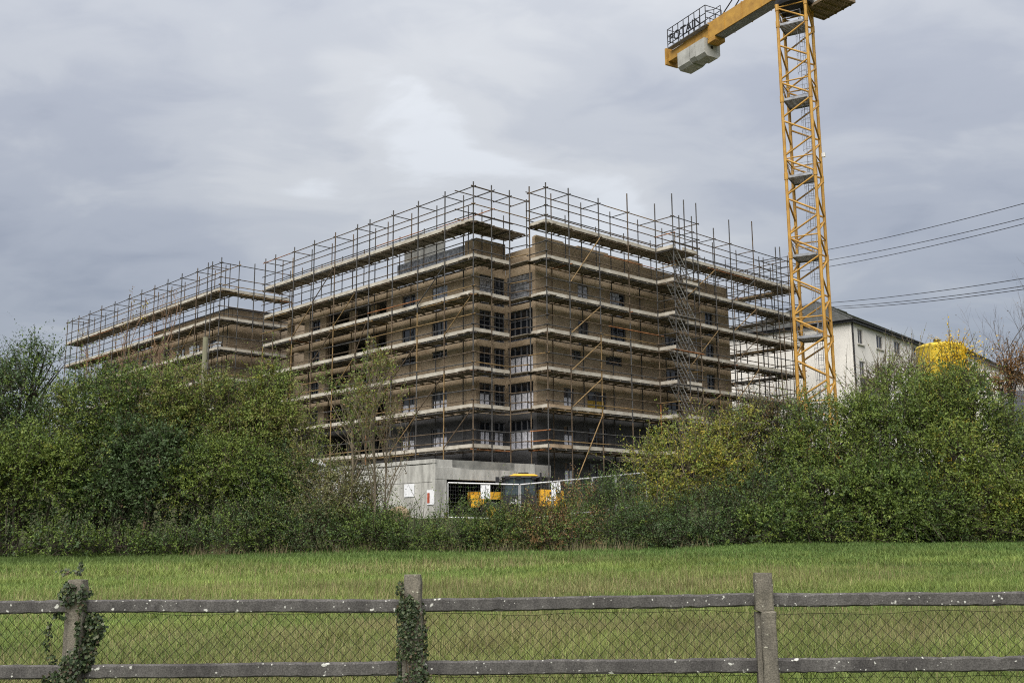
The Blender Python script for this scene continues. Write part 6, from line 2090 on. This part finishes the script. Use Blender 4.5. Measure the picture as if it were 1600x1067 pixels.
bare_tree('ash_sapling', 578, 815, 585, 42.2, 'slender half bare sapling in front of the concrete wall and scaffold', 3, n=6, leafcol=[OLIVE, LIGHT, YG, BROWN], nleaf=2400, spread=0.42, mat_=M_TWIG)
bare_tree('birch_sapling', 545, 815, 612, 42.8, 'slender olive leaved sapling left of the half bare one, before the scaffold', 4, n=6, leafcol=[LIGHT, OLIVE, MID], nleaf=2600, spread=0.45, mat_=M_TWIG)
bare_tree('rowan_sapling', 602, 800, 660, 42.6, 'thin leaning sapling with few leaves crossing the edge of the concrete wall', 6, n=5, leafcol=[OLIVE, BROWN], nleaf=700, spread=0.40, mat_=M_TWIG, lean=0.06)
bare_tree('bare_tree', 1588, 640, 494, 66, 'leafless grey tree at the right edge above the russet tree', 5, n=6, spread=0.5, mat_=mat('grey_twig', (0.12, 0.105, 0.10), 0.9, 0.2, 4), leafcol=[BROWN], nleaf=120, thick=0.8)
bare_tree('dead_sapling', 232, 700, 505, 55, 'dry brown sapling sticking up before the wing scaffold', 8, n=4, spread=0.35, mat_=mat('dry_twig', (0.20, 0.13, 0.085), 0.9, 0.2, 4), leafcol=[BROWN, RUSSET], nleaf=500)
bare_tree('dead_sapling', 196, 700, 545, 54, 'second dry brown sapling, shorter, left of the first before the wing scaffold', 9, n=4, spread=0.4, mat_=MATS['dry_twig'], leafcol=[RUSSET, BROWN, YEL], nleaf=600)

# ------------------------------------------------------------------ ivy on the fence posts
IVYL = leaf_mat('ivy_leaf', 0.42, 0.12)


def ivy(name, label, post, masses, n, seed, size=0.038, stems=7, pal=((0.028, 0.045, 0.020), (0.045, 0.066, 0.026), (0.085, 0.095, 0.052), (0.078, 0.060, 0.038))):
    """masses: (along, across, height, r_along, r_across, r_height, weight) about the post foot"""
    r = np.random.RandomState(seed)
    p = np.array([post[0], post[1], 0.0])
    root = empty(name, tuple(p), label, 'ivy', 'ivy on the fence posts')
    w = np.array([m_[6] for m_ in masses], float); w /= w.sum()
    k = r.choice(len(masses), n, p=w)
    M_ = np.array([m_[:6] for m_ in masses])[k]
    u = unit(r.normal(size=(n, 3))) * (0.35 + 0.65 * r.rand(n))[:, None] ** 0.5
    lo = M_[:, :3] + u * M_[:, 3:6]
    # leaves sit on the outside of the shaft, not within it
    ins = (np.abs(lo[:, 0]) < 0.078) & (np.abs(lo[:, 1]) < 0.072) & (lo[:, 2] < 1.3)
    lo[:, 1] = np.where(ins, np.where(r.rand(n) < 0.85, -0.074 - 0.022 * r.rand(n), 0.078), lo[:, 1])
    B = p + FD * lo[:, :1] + FN * lo[:, 1:2] + ZV * np.maximum(lo[:, 2:3], 0.0)
    out = unit(FD * lo[:, :1] * 0.8 - FN * 0.12 + r.normal(0, 0.05, (n, 3)))
    D = unit(r.normal(0, 0.6, (n, 3)) + np.array([0, -0.25, -0.75]))
    Nn = unit(out + np.array([0, -0.9, 0.45]) + r.normal(0, 0.5, (n, 3)))
    L = size * (0.55 + 0.9 * r.rand(n))
    V = leaf_arrays(B, D, Nn, L, L * 0.95)
    pc = np.array(pal); col = pc[r.choice(len(pal), n, p=[0.38, 0.34, 0.16, 0.12])] * (0.7 + 0.6 * r.rand(n))[:, None]
    mesh_np('leaves', V, np.arange(len(V)).reshape(-1, 4), IVYL, root, col)['kind'] = 'stuff'
    mb = MB()
    for s in range(stems):
        m_ = masses[r.choice(len(masses), p=w)]
        x0 = r.uniform(-0.12, 0.12)
        pts = []
        for t in np.linspace(0, 1, 9):
            x = x0 * (1 - t) + (m_[0] + r.normal(0, 0.02)) * t; z = (m_[2] + m_[5] * 0.7) * t
            y = -0.076 if abs(x) < 0.08 else m_[1]
            pts.append(p + FD * x + FN * (y + r.normal(0, 0.004)) + ZV * z)
        mb.tube(pts, list(np.linspace(0.007, 0.0025, 9)), 5, cap=False)
    mb.build('stems', mat('ivy_stem', (0.085, 0.066, 0.045), 0.9, 0.3, 8), root)
    return root


ivy('ivy', 'thick ivy clump on the left fence post, bulging over its right side and base', FENCE_POSTS[2],
    [(0.14, 0.02, 0.90, 0.10, 0.06, 0.13, 3.0), (0.11, 0.0, 0.72, 0.07, 0.07, 0.14, 2.6), (-0.03, -0.09, 1.17, 0.075, 0.03, 0.10, 1.1), (0.02, -0.08, 0.62, 0.09, 0.04, 0.12, 1.6), (-0.06, -0.08, 0.47, 0.17, 0.06, 0.13, 4.2),
     (-0.20, 0.06, 0.55, 0.05, 0.03, 0.18, 0.7), (-0.24, 0.06, 0.82, 0.025, 0.02, 0.14, 0.45), (-0.12, 0.05, 1.00, 0.10, 0.02, 0.03, 0.35), (0.10, -0.05, 0.44, 0.13, 0.05, 0.10, 1.6), (0.0, 0.0, 0.2, 0.22, 0.1, 0.2, 3.0), (-0.10, 0.02, 1.34, 0.10, 0.02, 0.02, 0.16), (0.02, -0.02, 1.36, 0.03, 0.03, 0.05, 0.2), (0.075, -0.03, 1.12, 0.02, 0.04, 0.13, 0.6)], 3300, 51, size=0.024)
ivy('ivy', 'narrow ivy sheathing the middle fence post from rail to ground', FENCE_POSTS[3],
    [(-0.02, -0.08, 1.05, 0.095, 0.03, 0.11, 3.2), (-0.09, -0.03, 1.20, 0.03, 0.03, 0.07, 0.5), (0.0, -0.08, 0.82, 0.10, 0.03, 0.16, 2.4), (0.085, 0.0, 0.75, 0.03, 0.06, 0.35, 1.8), (-0.09, 0.0, 0.80, 0.025, 0.06, 0.32, 1.3), (0.06, -0.07, 0.55, 0.11, 0.04, 0.12, 1.4), (-0.08, -0.05, 0.47, 0.06, 0.05, 0.09, 1.0), (0.0, -0.04, 0.3, 0.17, 0.08, 0.17, 2.6), (0.12, -0.04, 0.42, 0.10, 0.04, 0.06, 0.9)], 2500, 52, size=0.021)
